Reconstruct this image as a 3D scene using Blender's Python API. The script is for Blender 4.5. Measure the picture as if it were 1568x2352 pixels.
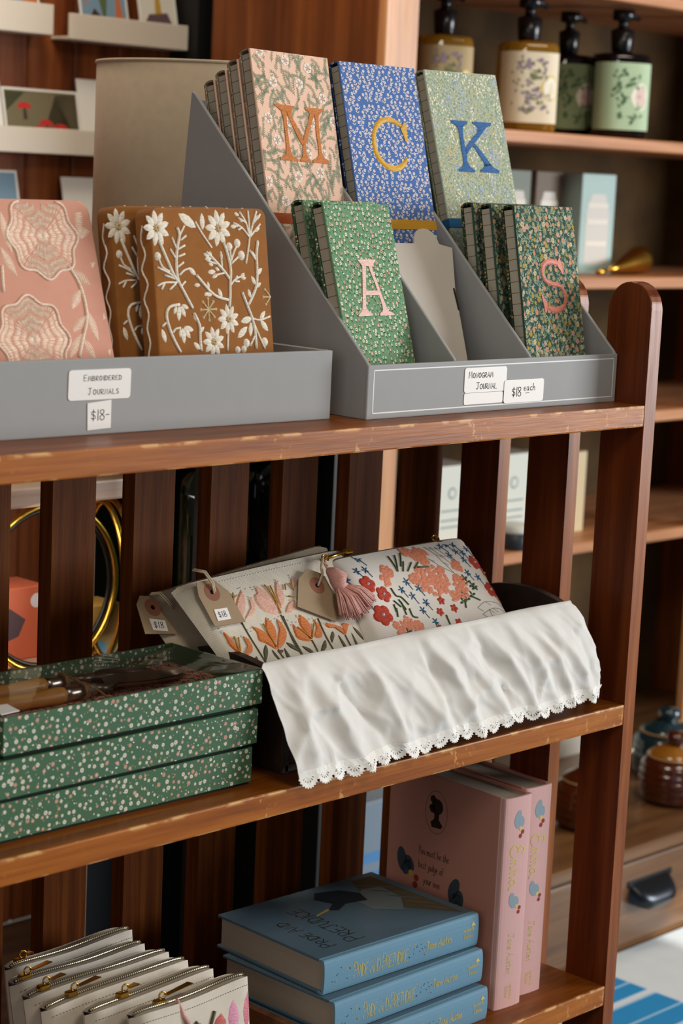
import bpy, bmesh, math, random
from math import sin, cos, pi, radians, sqrt, atan2
from mathutils import Vector, Matrix, noise as mnoise
for _o in list(bpy.data.objects): bpy.data.objects.remove(_o)
sc = bpy.context.scene; COL = sc.collection
ZO = 1.055   # height of the top shelf board's upper face above the floor (all z below are relative to it)

# ---------------------------------------------------------------- camera, world, lights, exposure
def hexc(h, a=1.0):
    h = h.lstrip('#'); r = []
    for i in (0, 2, 4):
        c = int(h[i:i+2], 16)/255.0
        r.append(c/12.92 if c <= .04045 else ((c+.055)/1.055)**2.4)
    return (r[0], r[1], r[2], a)

cam_d = bpy.data.cameras.new('camera'); cam = bpy.data.objects.new('camera', cam_d); COL.objects.link(cam)
CAMP = Vector((-1.7385, -1.2484, 0.2179))
YAW, PITCH, ROLL = 0.80277, 0.16121, 0.04564
fw = Vector((sin(YAW)*cos(PITCH), cos(YAW)*cos(PITCH), -sin(PITCH)))
r0 = Vector((cos(YAW), -sin(YAW), 0)); u0 = r0.cross(fw)
rt = r0*cos(ROLL) + u0*sin(ROLL); up = -r0*sin(ROLL) + u0*cos(ROLL)
cam.matrix_world = Matrix(((rt.x, up.x, -fw.x, CAMP.x), (rt.y, up.y, -fw.y, CAMP.y), (rt.z, up.z, -fw.z, CAMP.z+ZO), (0, 0, 0, 1)))
cam_d.sensor_fit = 'HORIZONTAL'; cam_d.sensor_width = 24.0; cam_d.lens = 4701.11/1568*24.0
cam_d.dof.use_dof = True; cam_d.dof.focus_distance = 1.97; cam_d.dof.aperture_fstop = 8.0
cam_d.clip_start = .05
sc.camera = cam
sc.view_settings.view_transform = 'Standard'; sc.view_settings.look = 'None'
sc.view_settings.exposure = 0.0; sc.view_settings.gamma = 1.0
sc.view_settings.use_curve_mapping = False

wd = bpy.data.worlds.new('world'); sc.world = wd; wd.use_nodes = True
wd.node_tree.nodes['Background'].inputs[0].default_value = (1.0, .93, .84, 1)
wd.node_tree.nodes['Background'].inputs[1].default_value = 0.135

def area(name, loc, target, sx, sy, power, col):
    l = bpy.data.lights.new(name, 'AREA'); l.shape = 'RECTANGLE'; l.size = sx; l.size_y = sy
    l.energy = power; l.color = col
    o = bpy.data.objects.new(name, l); COL.objects.link(o)
    o.location = (loc[0], loc[1], loc[2]+ZO)
    d = Vector(target) - Vector(loc)
    o.rotation_euler = d.to_track_quat('-Z', 'Y').to_euler()
    return o
# the shop window at the front right, added fill lights, ceiling lamps and a beam of sun on the floor
area('window_light', (3.3, -2.6, .38), (-.25, .1, -.15), 1.9, 1.75, 195, (.95, .98, 1.0))
area('table_fill_light', (-.50, .72, -.172), (-.46, .76, -.4), .6, .04, 1.3, (1.0, .95, .88))  # unseen fill added to brighten the space under the table top
area('aisle_fill_light', (-2.75, -1.1, .45), (-.3, .3, -.3), 1.3, 1.3, 10, (1.0, .96, .90))  # added soft fill for the left-facing sides, no window there
area('front_fill_light', (-.9, -1.75, 1.7), (-.45, .1, -.25), .8, .6, 20, (1.0, .88, .72))  # added overhead fill reaching in to the middle shelf
area('ceiling_light_back', (-.3, .85, 1.5), (.25, 1.4, .2), .5, .4, 13, (1.0, .86, .68))
area('ceiling_light_hutch', (1.0, .2, 1.5), (1.0, 1.1, .1), .6, .4, 9, (1.0, .86, .68))
sb = bpy.data.lights.new('sunbeam', 'SPOT'); sb.energy = 700; sb.color = (1, .97, .9); sb.spot_size = radians(9); sb.spot_blend = .12; sb.shadow_soft_size = .02
so = bpy.data.objects.new('sunbeam', sb); COL.objects.link(so); so.location = (2.6, -2.0, 1.3+ZO)
so.rotation_euler = (Vector((1.42, .50, -1.05)) - Vector((2.6, -2.0, 1.3))).to_track_quat('-Z', 'Y').to_euler()

# ---------------------------------------------------------------- materials
MATS = {}
def _new(name):
    m = bpy.data.materials.new(name); m.use_nodes = True
    return m, m.node_tree.nodes, m.node_tree.links, m.node_tree.nodes['Principled BSDF']
def plain(name, h, rough=.6, spec=.35, metal=0.0, var=0.0, vs=40, coat=0.0, bump=0.0, bs=200):
    if name in MATS: return MATS[name]
    m, N, L, B = _new(name); c = hexc(h)
    B.inputs['Base Color'].default_value = c; B.inputs['Roughness'].default_value = rough
    B.inputs['Specular IOR Level'].default_value = spec; B.inputs['Metallic'].default_value = metal
    B.inputs['Coat Weight'].default_value = coat; B.inputs['Coat Roughness'].default_value = .15
    if var or bump:
        tc = N.new('ShaderNodeTexCoord'); nz = N.new('ShaderNodeTexNoise'); nz.inputs['Scale'].default_value = vs; nz.inputs['Detail'].default_value = 4
        L.new(tc.outputs['Object'], nz.inputs['Vector'])
        if var:
            cr = N.new('ShaderNodeMapRange'); cr.inputs['To Min'].default_value = 1-var; cr.inputs['To Max'].default_value = 1+var
            L.new(nz.outputs['Fac'], cr.inputs['Value'])
            mx = N.new('ShaderNodeMixRGB'); mx.blend_type = 'MULTIPLY'; mx.inputs[0].default_value = 1; mx.inputs[1].default_value = c
            L.new(cr.outputs[0], mx.inputs[2]); L.new(mx.outputs[0], B.inputs['Base Color'])
        if bump:
            n2 = N.new('ShaderNodeTexNoise'); n2.inputs['Scale'].default_value = bs; L.new(tc.outputs['Object'], n2.inputs['Vector'])
            bp = N.new('ShaderNodeBump'); bp.inputs['Strength'].default_value = bump; bp.inputs['Distance'].default_value = .001
            L.new(n2.outputs['Fac'], bp.inputs['Height']); L.new(bp.outputs[0], B.inputs['Normal'])
    MATS[name] = m; return m
def cloth(name, h, pitch=.0011, contrast=.18, bump=.5, rough=.9, sheen=.15):
    """plain weave: crossing threads in x and z of the object"""
    if name in MATS: return MATS[name]
    m, N, L, B = _new(name); c = hexc(h)
    B.inputs['Roughness'].default_value = rough; B.inputs['Specular IOR Level'].default_value = .15; B.inputs['Sheen Weight'].default_value = sheen
    tc = N.new('ShaderNodeTexCoord'); sp = N.new('ShaderNodeSeparateXYZ'); L.new(tc.outputs['Object'], sp.inputs[0])
    outs = []
    for ax in ('X', 'Z'):
        a = N.new('ShaderNodeMath'); a.operation = 'MULTIPLY'; a.inputs[1].default_value = 2*pi/pitch; L.new(sp.outputs[ax], a.inputs[0])
        s = N.new('ShaderNodeMath'); s.operation = 'SINE'; L.new(a.outputs[0], s.inputs[0]); outs.append(s)
    pr_ = N.new('ShaderNodeMath'); pr_.operation = 'MULTIPLY'; L.new(outs[0].outputs[0], pr_.inputs[0]); L.new(outs[1].outputs[0], pr_.inputs[1])
    nz = N.new('ShaderNodeTexNoise'); nz.inputs['Scale'].default_value = 90; nz.inputs['Detail'].default_value = 5; L.new(tc.outputs['Object'], nz.inputs['Vector'])
    ad = N.new('ShaderNodeMath'); ad.operation = 'MULTIPLY_ADD'; ad.inputs[1].default_value = .5; L.new(pr_.outputs[0], ad.inputs[0]); L.new(nz.outputs['Fac'], ad.inputs[2])
    cr = N.new('ShaderNodeMapRange'); cr.inputs['From Min'].default_value = -.1; cr.inputs['From Max'].default_value = 1.1
    cr.inputs['To Min'].default_value = 1-contrast; cr.inputs['To Max'].default_value = 1+contrast*.5; L.new(ad.outputs[0], cr.inputs['Value'])
    mx = N.new('ShaderNodeMixRGB'); mx.blend_type = 'MULTIPLY'; mx.inputs[0].default_value = 1; mx.inputs[1].default_value = c
    L.new(cr.outputs[0], mx.inputs[2]); L.new(mx.outputs[0], B.inputs['Base Color'])
    bp = N.new('ShaderNodeBump'); bp.inputs['Strength'].default_value = bump; bp.inputs['Distance'].default_value = .0003
    L.new(ad.outputs[0], bp.inputs['Height']); L.new(bp.outputs[0], B.inputs['Normal'])
    MATS[name] = m; return m
def wood(name, dark, mid, light, axis='x', rough=.36, scale=1.0, chips=None, t=.0224, coat=.0, spec=.4, front_tint=None):
    """stained timber, grain along axis; chips = colour of bare wood on rubbed long edges (object z in [-t, 0], front y = 0)"""
    if name in MATS: return MATS[name]
    m, N, L, B = _new(name)
    B.inputs['Specular IOR Level'].default_value = spec; B.inputs['Coat Weight'].default_value = coat; B.inputs['Coat Roughness'].default_value = .25
    tc = N.new('ShaderNodeTexCoord'); mp = N.new('ShaderNodeMapping'); L.new(tc.outputs['Object'], mp.inputs['Vector'])
    s = [34*scale]*3; s['xyz'.index(axis)] = 1.6*scale; mp.inputs['Scale'].default_value = s
    n1 = N.new('ShaderNodeTexNoise'); n1.inputs['Scale'].default_value = 2.2; n1.inputs['Detail'].default_value = 6; n1.inputs['Roughness'].default_value = .62; n1.inputs['Distortion'].default_value = .4
    L.new(mp.outputs[0], n1.inputs['Vector'])
    cr = N.new('ShaderNodeValToRGB'); cr.color_ramp.elements[0].position = .30; cr.color_ramp.elements[0].color = hexc(dark)
    cr.color_ramp.elements[1].position = .72; cr.color_ramp.elements[1].color = hexc(light)
    e = cr.color_ramp.elements.new(.5); e.color = hexc(mid); L.new(n1.outputs['Fac'], cr.inputs[0])
    n2 = N.new('ShaderNodeTexNoise'); n2.inputs['Scale'].default_value = 14; n2.inputs['Detail'].default_value = 4; L.new(mp.outputs[0], n2.inputs['Vector'])
    rr = N.new('ShaderNodeMapRange'); rr.inputs['To Min'].default_value = rough-.08; rr.inputs['To Max'].default_value = rough+.16
    L.new(n2.outputs['Fac'], rr.inputs['Value']); L.new(rr.outputs[0], B.inputs['Roughness'])
    bp = N.new('ShaderNodeBump'); bp.inputs['Strength'].default_value = .25; bp.inputs['Distance'].default_value = .0006; L.new(n2.outputs['Fac'], bp.inputs['Height']); L.new(bp.outputs[0], B.inputs['Normal'])
    colout = cr.outputs[0]
    if chips:
        sp = N.new('ShaderNodeSeparateXYZ'); L.new(tc.outputs['Object'], sp.inputs[0])
        def mr(src, a, b):
            r = N.new('ShaderNodeMapRange'); r.interpolation_type = 'SMOOTHSTEP'; r.inputs['From Min'].default_value = a; r.inputs['From Max'].default_value = b; L.new(src, r.inputs['Value']); return r.outputs[0]
        def mth(op, a, b):
            q = N.new('ShaderNodeMath'); q.operation = op
            for k, v in enumerate((a, b)):
                if isinstance(v, (int, float)): q.inputs[k].default_value = v
                else: L.new(v, q.inputs[k])
            return q.outputs[0]
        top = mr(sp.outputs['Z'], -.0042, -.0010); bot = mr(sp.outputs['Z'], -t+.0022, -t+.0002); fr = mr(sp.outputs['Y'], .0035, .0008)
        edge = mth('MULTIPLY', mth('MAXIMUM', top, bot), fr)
        m3 = N.new('ShaderNodeMapping'); m3.inputs['Scale'].default_value = (1, 2, 2); L.new(tc.outputs['Object'], m3.inputs['Vector'])
        n3 = N.new('ShaderNodeTexNoise'); n3.inputs['Scale'].default_value = 26; n3.inputs['Detail'].default_value = 6; L.new(m3.outputs[0], n3.inputs['Vector'])
        chip = mth('MULTIPLY', edge, mr(n3.outputs['Fac'], .50, .57))
        # scuffs on the front face
        m4 = N.new('ShaderNodeMapping'); m4.inputs['Scale'].default_value = (1, 1, .55); L.new(tc.outputs['Object'], m4.inputs['Vector'])
        n4 = N.new('ShaderNodeTexNoise'); n4.inputs['Scale'].default_value = 120; n4.inputs['Detail'].default_value = 6; n4.inputs['Roughness'].default_value = .7; L.new(m4.outputs[0], n4.inputs['Vector'])
        n5 = N.new('ShaderNodeTexNoise'); n5.inputs['Scale'].default_value = 9; n5.inputs['Detail'].default_value = 2; L.new(tc.outputs['Object'], n5.inputs['Vector'])
        scf = mth('MULTIPLY', mth('MULTIPLY', mr(n4.outputs['Fac'], .555, .62), mr(n5.outputs['Fac'], .50, .60)), fr)
        tot = mth('MAXIMUM', chip, mth('MULTIPLY', scf, .75))
        mx = N.new('ShaderNodeMixRGB'); mx.inputs[2].default_value = hexc(chips); L.new(tot, mx.inputs[0]); L.new(cr.outputs[0], mx.inputs[1])
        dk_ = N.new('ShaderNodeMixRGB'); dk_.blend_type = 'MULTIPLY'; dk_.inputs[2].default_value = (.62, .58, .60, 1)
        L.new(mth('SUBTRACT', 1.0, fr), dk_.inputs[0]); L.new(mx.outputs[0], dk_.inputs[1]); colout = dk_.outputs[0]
    if front_tint:  # multiplies faces turned to world -Y by a paler tint
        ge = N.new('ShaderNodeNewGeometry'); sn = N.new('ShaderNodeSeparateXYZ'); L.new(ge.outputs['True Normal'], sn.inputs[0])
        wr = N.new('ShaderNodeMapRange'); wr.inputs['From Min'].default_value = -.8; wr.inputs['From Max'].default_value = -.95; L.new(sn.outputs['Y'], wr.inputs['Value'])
        wm = N.new('ShaderNodeMixRGB'); wm.blend_type = 'MULTIPLY'; wm.inputs[2].default_value = front_tint; L.new(wr.outputs[0], wm.inputs[0]); L.new(colout, wm.inputs[1]); colout = wm.outputs[0]
    L.new(colout, B.inputs['Base Color'])
    MATS[name] = m; return m
def speckle(name, base, c1, c2, scale=420, thr=(.34, .42), rough=.85):
    """small all-over print seen edge on"""
    if name in MATS: return MATS[name]
    m, N, L, B = _new(name); B.inputs['Roughness'].default_value = rough; B.inputs['Specular IOR Level'].default_value = .2
    tc = N.new('ShaderNodeTexCoord'); v = N.new('ShaderNodeTexVoronoi'); v.inputs['Scale'].default_value = scale; L.new(tc.outputs['Object'], v.inputs['Vector'])
    r = N.new('ShaderNodeMapRange'); r.inputs['From Min'].default_value = thr[1]; r.inputs['From Max'].default_value = thr[0]; L.new(v.outputs['Distance'], r.inputs['Value'])
    mc = N.new('ShaderNodeMixRGB'); mc.inputs[1].default_value = hexc(c1); mc.inputs[2].default_value = hexc(c2)
    sx = N.new('ShaderNodeSeparateXYZ'); L.new(v.outputs['Color'], sx.inputs[0]); L.new(sx.outputs[0], mc.inputs[0])
    mx = N.new('ShaderNodeMixRGB'); mx.inputs[1].default_value = hexc(base); L.new(r.outputs[0], mx.inputs[0]); L.new(mc.outputs[0], mx.inputs[2])
    L.new(mx.outputs[0], B.inputs['Base Color']); MATS[name] = m; return m
def stripes(name, ca, cb, axis, period, duty, rough=.6, metal=0.0, bump=.6):
    if name in MATS: return MATS[name]
    m, N, L, B = _new(name); B.inputs['Roughness'].default_value = rough; B.inputs['Metallic'].default_value = metal
    tc = N.new('ShaderNodeTexCoord'); sp = N.new('ShaderNodeSeparateXYZ'); L.new(tc.outputs['Object'], sp.inputs[0])
    a = N.new('ShaderNodeMath'); a.operation = 'DIVIDE'; a.inputs[1].default_value = period; L.new(sp.outputs[axis.upper()], a.inputs[0])
    b = N.new('ShaderNodeMath'); b.operation = 'FRACT'; L.new(a.outputs[0], b.inputs[0])
    c = N.new('ShaderNodeMath'); c.operation = 'LESS_THAN'; c.inputs[1].default_value = duty; L.new(b.outputs[0], c.inputs[0])
    mx = N.new('ShaderNodeMixRGB'); mx.inputs[1].default_value = hexc(ca); mx.inputs[2].default_value = hexc(cb); L.new(c.outputs[0], mx.inputs[0]); L.new(mx.outputs[0], B.inputs['Base Color'])
    bp = N.new('ShaderNodeBump'); bp.inputs['Strength'].default_value = bump; bp.inputs['Distance'].default_value = .0005; bp.invert = True; L.new(c.outputs[0], bp.inputs['Height']); L.new(bp.outputs[0], B.inputs['Normal'])
    MATS[name] = m; return m
def satin(name, h, rough=.42):
    """embroidery floss"""
    if name in MATS: return MATS[name]
    m, N, L, B = _new(name); B.inputs['Roughness'].default_value = rough; B.inputs['Specular IOR Level'].default_value = .25; B.inputs['Sheen Weight'].default_value = .08
    tc = N.new('ShaderNodeTexCoord'); nz = N.new('ShaderNodeTexNoise'); nz.inputs['Scale'].default_value = 900; nz.inputs['Detail'].default_value = 2; sm = N.new('ShaderNodeMapping'); sm.inputs['Scale'].default_value = (.28, .6, 1.5); sm.inputs['Rotation'].default_value = (0, .12, 0); L.new(tc.outputs['Object'], sm.inputs['Vector']); L.new(sm.outputs[0], nz.inputs['Vector'])
    cr = N.new('ShaderNodeMapRange'); cr.inputs['From Min'].default_value = .3; cr.inputs['From Max'].default_value = .7; cr.inputs['To Min'].default_value = .76; cr.inputs['To Max'].default_value = 1.14; L.new(nz.outputs['Fac'], cr.inputs['Value'])
    mx = N.new('ShaderNodeMixRGB'); mx.blend_type = 'MULTIPLY'; mx.inputs[0].default_value = 1; mx.inputs[1].default_value = hexc(h); L.new(cr.outputs[0], mx.inputs[2]); L.new(mx.outputs[0], B.inputs['Base Color'])
    bp = N.new('ShaderNodeBump'); bp.inputs['Strength'].default_value = .8; bp.inputs['Distance'].default_value = .0005; L.new(nz.outputs['Fac'], bp.inputs['Height']); L.new(bp.outputs[0], B.inputs['Normal'])
    MATS[name] = m; return m
def film(name, wav=.12):
    if name in MATS: return MATS[name]
    m, N, L, B = _new(name); out = N['Material Output']
    tr = N.new('ShaderNodeBsdfTransparent'); tr.inputs[0].default_value = (.93, .93, .93, 1)
    gl = N.new('ShaderNodeBsdfGlossy'); gl.inputs['Roughness'].default_value = .06
    fr = N.new('ShaderNodeFresnel'); fr.inputs['IOR'].default_value = 1.5
    ad = N.new('ShaderNodeMath'); ad.operation = 'MULTIPLY_ADD'; ad.inputs[1].default_value = .6; ad.inputs[2].default_value = .01; L.new(fr.outputs[0], ad.inputs[0])
    tc = N.new('ShaderNodeTexCoord'); nz = N.new('ShaderNodeTexNoise'); nz.inputs['Scale'].default_value = 14; nz.inputs['Detail'].default_value = 2; nz.inputs['Distortion'].default_value = 1.2; L.new(tc.outputs['Object'], nz.inputs['Vector'])
    bp = N.new('ShaderNodeBump'); bp.inputs['Strength'].default_value = wav; bp.inputs['Distance'].default_value = .01; L.new(nz.outputs['Fac'], bp.inputs['Height'])
    L.new(bp.outputs[0], gl.inputs['Normal']); L.new(bp.outputs[0], fr.inputs['Normal'])
    mx = N.new('ShaderNodeMixShader'); L.new(ad.outputs[0], mx.inputs[0]); L.new(tr.outputs[0], mx.inputs[1]); L.new(gl.outputs[0], mx.inputs[2]); L.new(mx.outputs[0], out.inputs['Surface'])
    MATS[name] = m; return m
def glass(name, h, rough=.04):
    if name in MATS: return MATS[name]
    m, N, L, B = _new(name); B.inputs['Base Color'].default_value = hexc(h); B.inputs['Roughness'].default_value = rough
    B.inputs['Transmission Weight'].default_value = .75; B.inputs['IOR'].default_value = 1.45; MATS[name] = m; return m

# ---------------------------------------------------------------- mesh builder
class MB:
    def __init__(s): s.v = []; s.f = []; s.m = []; s.sm = []; s.mats = []
    def mi(s, mat):
        if mat not in s.mats: s.mats.append(mat)
        return s.mats.index(mat)
    def add(s, vs, fs, mat, smooth=False):
        b = len(s.v); k = s.mi(mat); s.v += [tuple(v) for v in vs]
        for f in fs: s.f.append([b+i for i in f]); s.m.append(k); s.sm.append(smooth)
    def addbm(s, bm, mat, smooth=False):
        bm.verts.index_update(); s.add([v.co[:] for v in bm.verts], [[v.index for v in f.verts] for f in bm.faces], mat, smooth); bm.free()
    def box(s, a, b, mat, bev=0.0, seg=2):
        bm = bmesh.new(); x0, y0, z0 = a; x1, y1, z1 = b
        vs = [bm.verts.new(p) for p in ((x0,y0,z0),(x1,y0,z0),(x1,y1,z0),(x0,y1,z0),(x0,y0,z1),(x1,y0,z1),(x1,y1,z1),(x0,y1,z1))]
        for f in ((0,3,2,1),(4,5,6,7),(0,1,5,4),(1,2,6,5),(2,3,7,6),(3,0,4,7)): bm.faces.new([vs[i] for i in f])
        if bev: bmesh.ops.bevel(bm, geom=bm.edges[:], offset=bev, segments=seg, profile=.6, affect='EDGES')
        s.addbm(bm, mat)
    def prism(s, poly, fr, h0, h1, mat, bev=0.0, seg=2, smooth=False):
        """poly: 2D outline; fr(u,v,h) -> point"""
        ar = sum(poly[i][0]*poly[(i+1) % len(poly)][1]-poly[(i+1) % len(poly)][0]*poly[i][1] for i in range(len(poly)))
        if ar < 0: poly = poly[::-1]
        bm = bmesh.new(); n = len(poly)
        A = [bm.verts.new(fr(p[0], p[1], h0)) for p in poly]; Bv = [bm.verts.new(fr(p[0], p[1], h1)) for p in poly]
        bm.faces.new(A[::-1]); bm.faces.new(Bv)
        for i in range(n): bm.faces.new((A[i], A[(i+1) % n], Bv[(i+1) % n], Bv[i]))
        if bev: bmesh.ops.bevel(bm, geom=[e for e in bm.edges], offset=bev, segments=seg, profile=.6, affect='EDGES', clamp_overlap=True)
        bmesh.ops.recalc_face_normals(bm, faces=bm.faces[:]); s.addbm(bm, mat, smooth)
    def tube(s, pts, r, mat, n=8, closed=False, caps=True, flat=1.0):
        P = [Vector(p) for p in pts]; m = len(P); vs = []; fs = []
        R = r if isinstance(r, (list, tuple)) else [r]*m
        prev = None
        for i in range(m):
            if closed: t = P[(i+1) % m]-P[i-1]
            else: t = P[min(i+1, m-1)]-P[max(i-1, 0)]
            if t.length < 1e-9: t = Vector((0, 0, 1))
            t.normalize()
            if prev is None:
                a = Vector((0, -1, 0)) if abs(t.y) < .9 else Vector((1, 0, 0))
            else: a = prev
            a = (a - t*a.dot(t)); a.normalize() if a.length > 1e-9 else None
            b = t.cross(a); prev = a
            for k in range(n):
                w = 2*pi*k/n; vs.append(P[i]+a*(cos(w)*R[i]*flat)+b*(sin(w)*R[i]))
        q = m if closed else m-1
        for i in range(q):
            for k in range(n):
                j = (i+1) % m; fs.append((i*n+k, i*n+(k+1) % n, j*n+(k+1) % n, j*n+k))
        if caps and not closed: fs.append(tuple(range(n-1, -1, -1))); fs.append(tuple((m-1)*n+k for k in range(n)))
        s.add(vs, fs, mat, True)
    def lathe(s, prof, mat, c=(0, 0, 0), n=32, smooth=True, sq=None):
        vs = []; fs = []; m = len(prof)
        for r, z in prof:
            for k in range(n):
                w = 2*pi*k/n; cx, sy = cos(w), sin(w)
                if sq: e = 2.0/sq; cx = math.copysign(abs(cx)**e, cx); sy = math.copysign(abs(sy)**e, sy)
                vs.append((c[0]+r*cx, c[1]+r*sy, c[2]+z))
        for i in range(m-1):
            for k in range(n): fs.append((i*n+k, i*n+(k+1) % n, (i+1)*n+(k+1) % n, (i+1)*n+k))
        if prof[0][0] > 1e-6: fs.append(tuple(range(n-1, -1, -1)))
        if prof[-1][0] > 1e-6: fs.append(tuple((m-1)*n+k for k in range(n)))
        s.add(vs, fs, mat, smooth)
    def grid(s, fn, nu, nv, mat, smooth=True, flip=False):
        vs = [fn(i/nu, j/nv) for j in range(nv+1) for i in range(nu+1)]; fs = []
        for j in range(nv):
            for i in range(nu):
                a = j*(nu+1)+i; f = (a, a+1, a+nu+2, a+nu+1); fs.append(f[::-1] if flip else f)
        s.add(vs, fs, mat, smooth)
    def ball(s, c, r, mat, n=10, m=6, sz=(1, 1, 1)):
        vs = []; fs = []
        for j in range(m+1):
            th = pi*j/m
            for i in range(n): vs.append((c[0]+r*sz[0]*sin(th)*cos(2*pi*i/n), c[1]+r*sz[1]*sin(th)*sin(2*pi*i/n), c[2]+r*sz[2]*cos(th)))
        for j in range(m):
            for i in range(n): fs.append((j*n+i, (j+1)*n+i, (j+1)*n+(i+1) % n, j*n+(i+1) % n))
        s.add(vs, fs, mat, True)
    def art(s, polys, fr, base=.00012, step=.00006, clip=None):
        """flat print: list of (layer, material, outline)"""
        for lay, mat, p in polys:
            if clip: p = clip_poly(p, *clip)
            if len(p) < 3: continue
            ar = sum(p[i][0]*p[(i+1) % len(p)][1]-p[(i+1) % len(p)][0]*p[i][1] for i in range(len(p)))
            if abs(ar) < 1e-10: continue
            if ar < 0: p = p[::-1]
            h = base+lay*step; s.add([fr(u, v, h) for u, v in p], [tuple(range(len(p)))], mat)
    def build(s, name, parent=None, loc=None, M=None):
        me = bpy.data.meshes.new(name); me.from_pydata(s.v, [], s.f)
        for m in s.mats: me.materials.append(m)
        me.polygons.foreach_set('material_index', s.m); me.polygons.foreach_set('use_smooth', s.sm); me.update()
        o = bpy.data.objects.new(name, me); COL.objects.link(o)
        if parent: o.parent = parent
        if loc: o.location = loc
        if M: o.matrix_world = M
        return o
def clip_poly(p, x0, y0, x1, y1):
    for ax, lim, sg in ((0, x0, 1), (0, x1, -1), (1, y0, 1), (1, y1, -1)):
        q = []
        for i in range(len(p)):
            a, b = p[i-1], p[i]; ia = (a[ax]-lim)*sg >= 0; ib = (b[ax]-lim)*sg >= 0
            if ia != ib:
                t = (lim-a[ax])/(b[ax]-a[ax]); q.append((a[0]+(b[0]-a[0])*t, a[1]+(b[1]-a[1])*t))
            if ib: q.append(b)
        p = q
        if len(p) < 3: return []
    return p
def Wp(x, y, z): return (x, y, z+ZO)
def tag(o, label, cat, group=None):
    o['label'] = label; o['category'] = cat
    if group: o['group'] = group
    return o
def thing(name, label, cat, loc, group=None, rz=0.0, M=None):
    o = bpy.data.objects.new(name, None); COL.objects.link(o); o.empty_display_size = .03
    o.location = Wp(*loc); o.rotation_euler = (0, 0, rz)
    if M: o.matrix_world = M
    return tag(o, label, cat, group)
def struct(o): o['kind'] = 'structure'; return o
def poseM(pos, yaw, lean, roll):
    U = Vector((cos(yaw), sin(yaw), 0)); Nf = Vector((sin(yaw), -cos(yaw), 0)); V = Vector((0, 0, cos(lean))) - Nf*sin(lean); N = U.cross(V)
    U2 = U*cos(roll)+V*sin(roll); V2 = -U*sin(roll)+V*cos(roll)
    return Matrix(((U2.x, -N.x, V2.x, pos[0]), (U2.y, -N.y, V2.y, pos[1]), (U2.z, -N.z, V2.z, pos[2]+ZO), (0, 0, 0, 1)))
FRONT = lambda u, v, h: (u, -h, v)          # front face of a thing (local x, z), outwards = -y
TOPF = lambda u, v, h: (u, v, h)            # upper face
def at(fr, du, dv, dh=0.0): return lambda u, v, h: fr(u+du, v+dv, h+dh)
# ---------------------------------------------------------------- flat print motifs (outlines in metres on a face)
def disc(x, y, r, n=8, sx=1.0, a=0.0): return [(x+r*sx*cos(2*pi*k/n)*cos(a)-r*sin(2*pi*k/n)*sin(a), y+r*sx*cos(2*pi*k/n)*sin(a)+r*sin(2*pi*k/n)*cos(a)) for k in range(n)]
def leafp(x, y, a, l, w):
    c, s = cos(a), sin(a); return [(x+t*l*c-q*w*s, y+t*l*s+q*w*c) for t, q in ((0, 0), (.3, -.42), (.62, -.45), (1, 0), (.62, .45), (.3, .42))]
def strip(pts, w):
    L = []; R = []; n = len(pts)
    W = w if isinstance(w, (list, tuple)) else [w]*n
    for i in range(n):
        a = pts[max(i-1, 0)]; b = pts[min(i+1, n-1)]; dx, dy = b[0]-a[0], b[1]-a[1]; d = sqrt(dx*dx+dy*dy) or 1
        nx, ny = -dy/d*W[i]/2, dx/d*W[i]/2; L.append((pts[i][0]+nx, pts[i][1]+ny)); R.append((pts[i][0]-nx, pts[i][1]-ny))
    return [[L[i], L[i+1], R[i+1], R[i]] for i in range(n-1)]
def petals(x, y, r, n, a0=0.0, pw=.62, inner=.12):
    return [[(x+q[0], y+q[1]) for q in disc(r*(.5+inner/2)*cos(a0+2*pi*k/n), r*(.5+inner/2)*sin(a0+2*pi*k/n), r*pw/2*(6/n if n > 6 else 1), 7, 1.0/(pw*(6/n if n > 6 else 1))*(1-inner), a0+2*pi*k/n)] for k in range(n)]
def jit(W, H, st, rnd, j=.75):
    out = []; r = 0; y = -st*.3
    while y < H+st*.3:
        x = -st*.3+(st/2 if r % 2 else 0)
        while x < W+st*.3:
            out.append((x+(rnd.random()-.5)*st*j, y+(rnd.random()-.5)*st*j)); x += st
        y += st*.87; r += 1
    return out
def arcpts(x, y, a, l, bend, n=8):
    p = [(x, y)]
    for i in range(n): a += bend/n; x += cos(a)*l/n; y += sin(a)*l/n; p.append((x, y))
    return p, a
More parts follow.
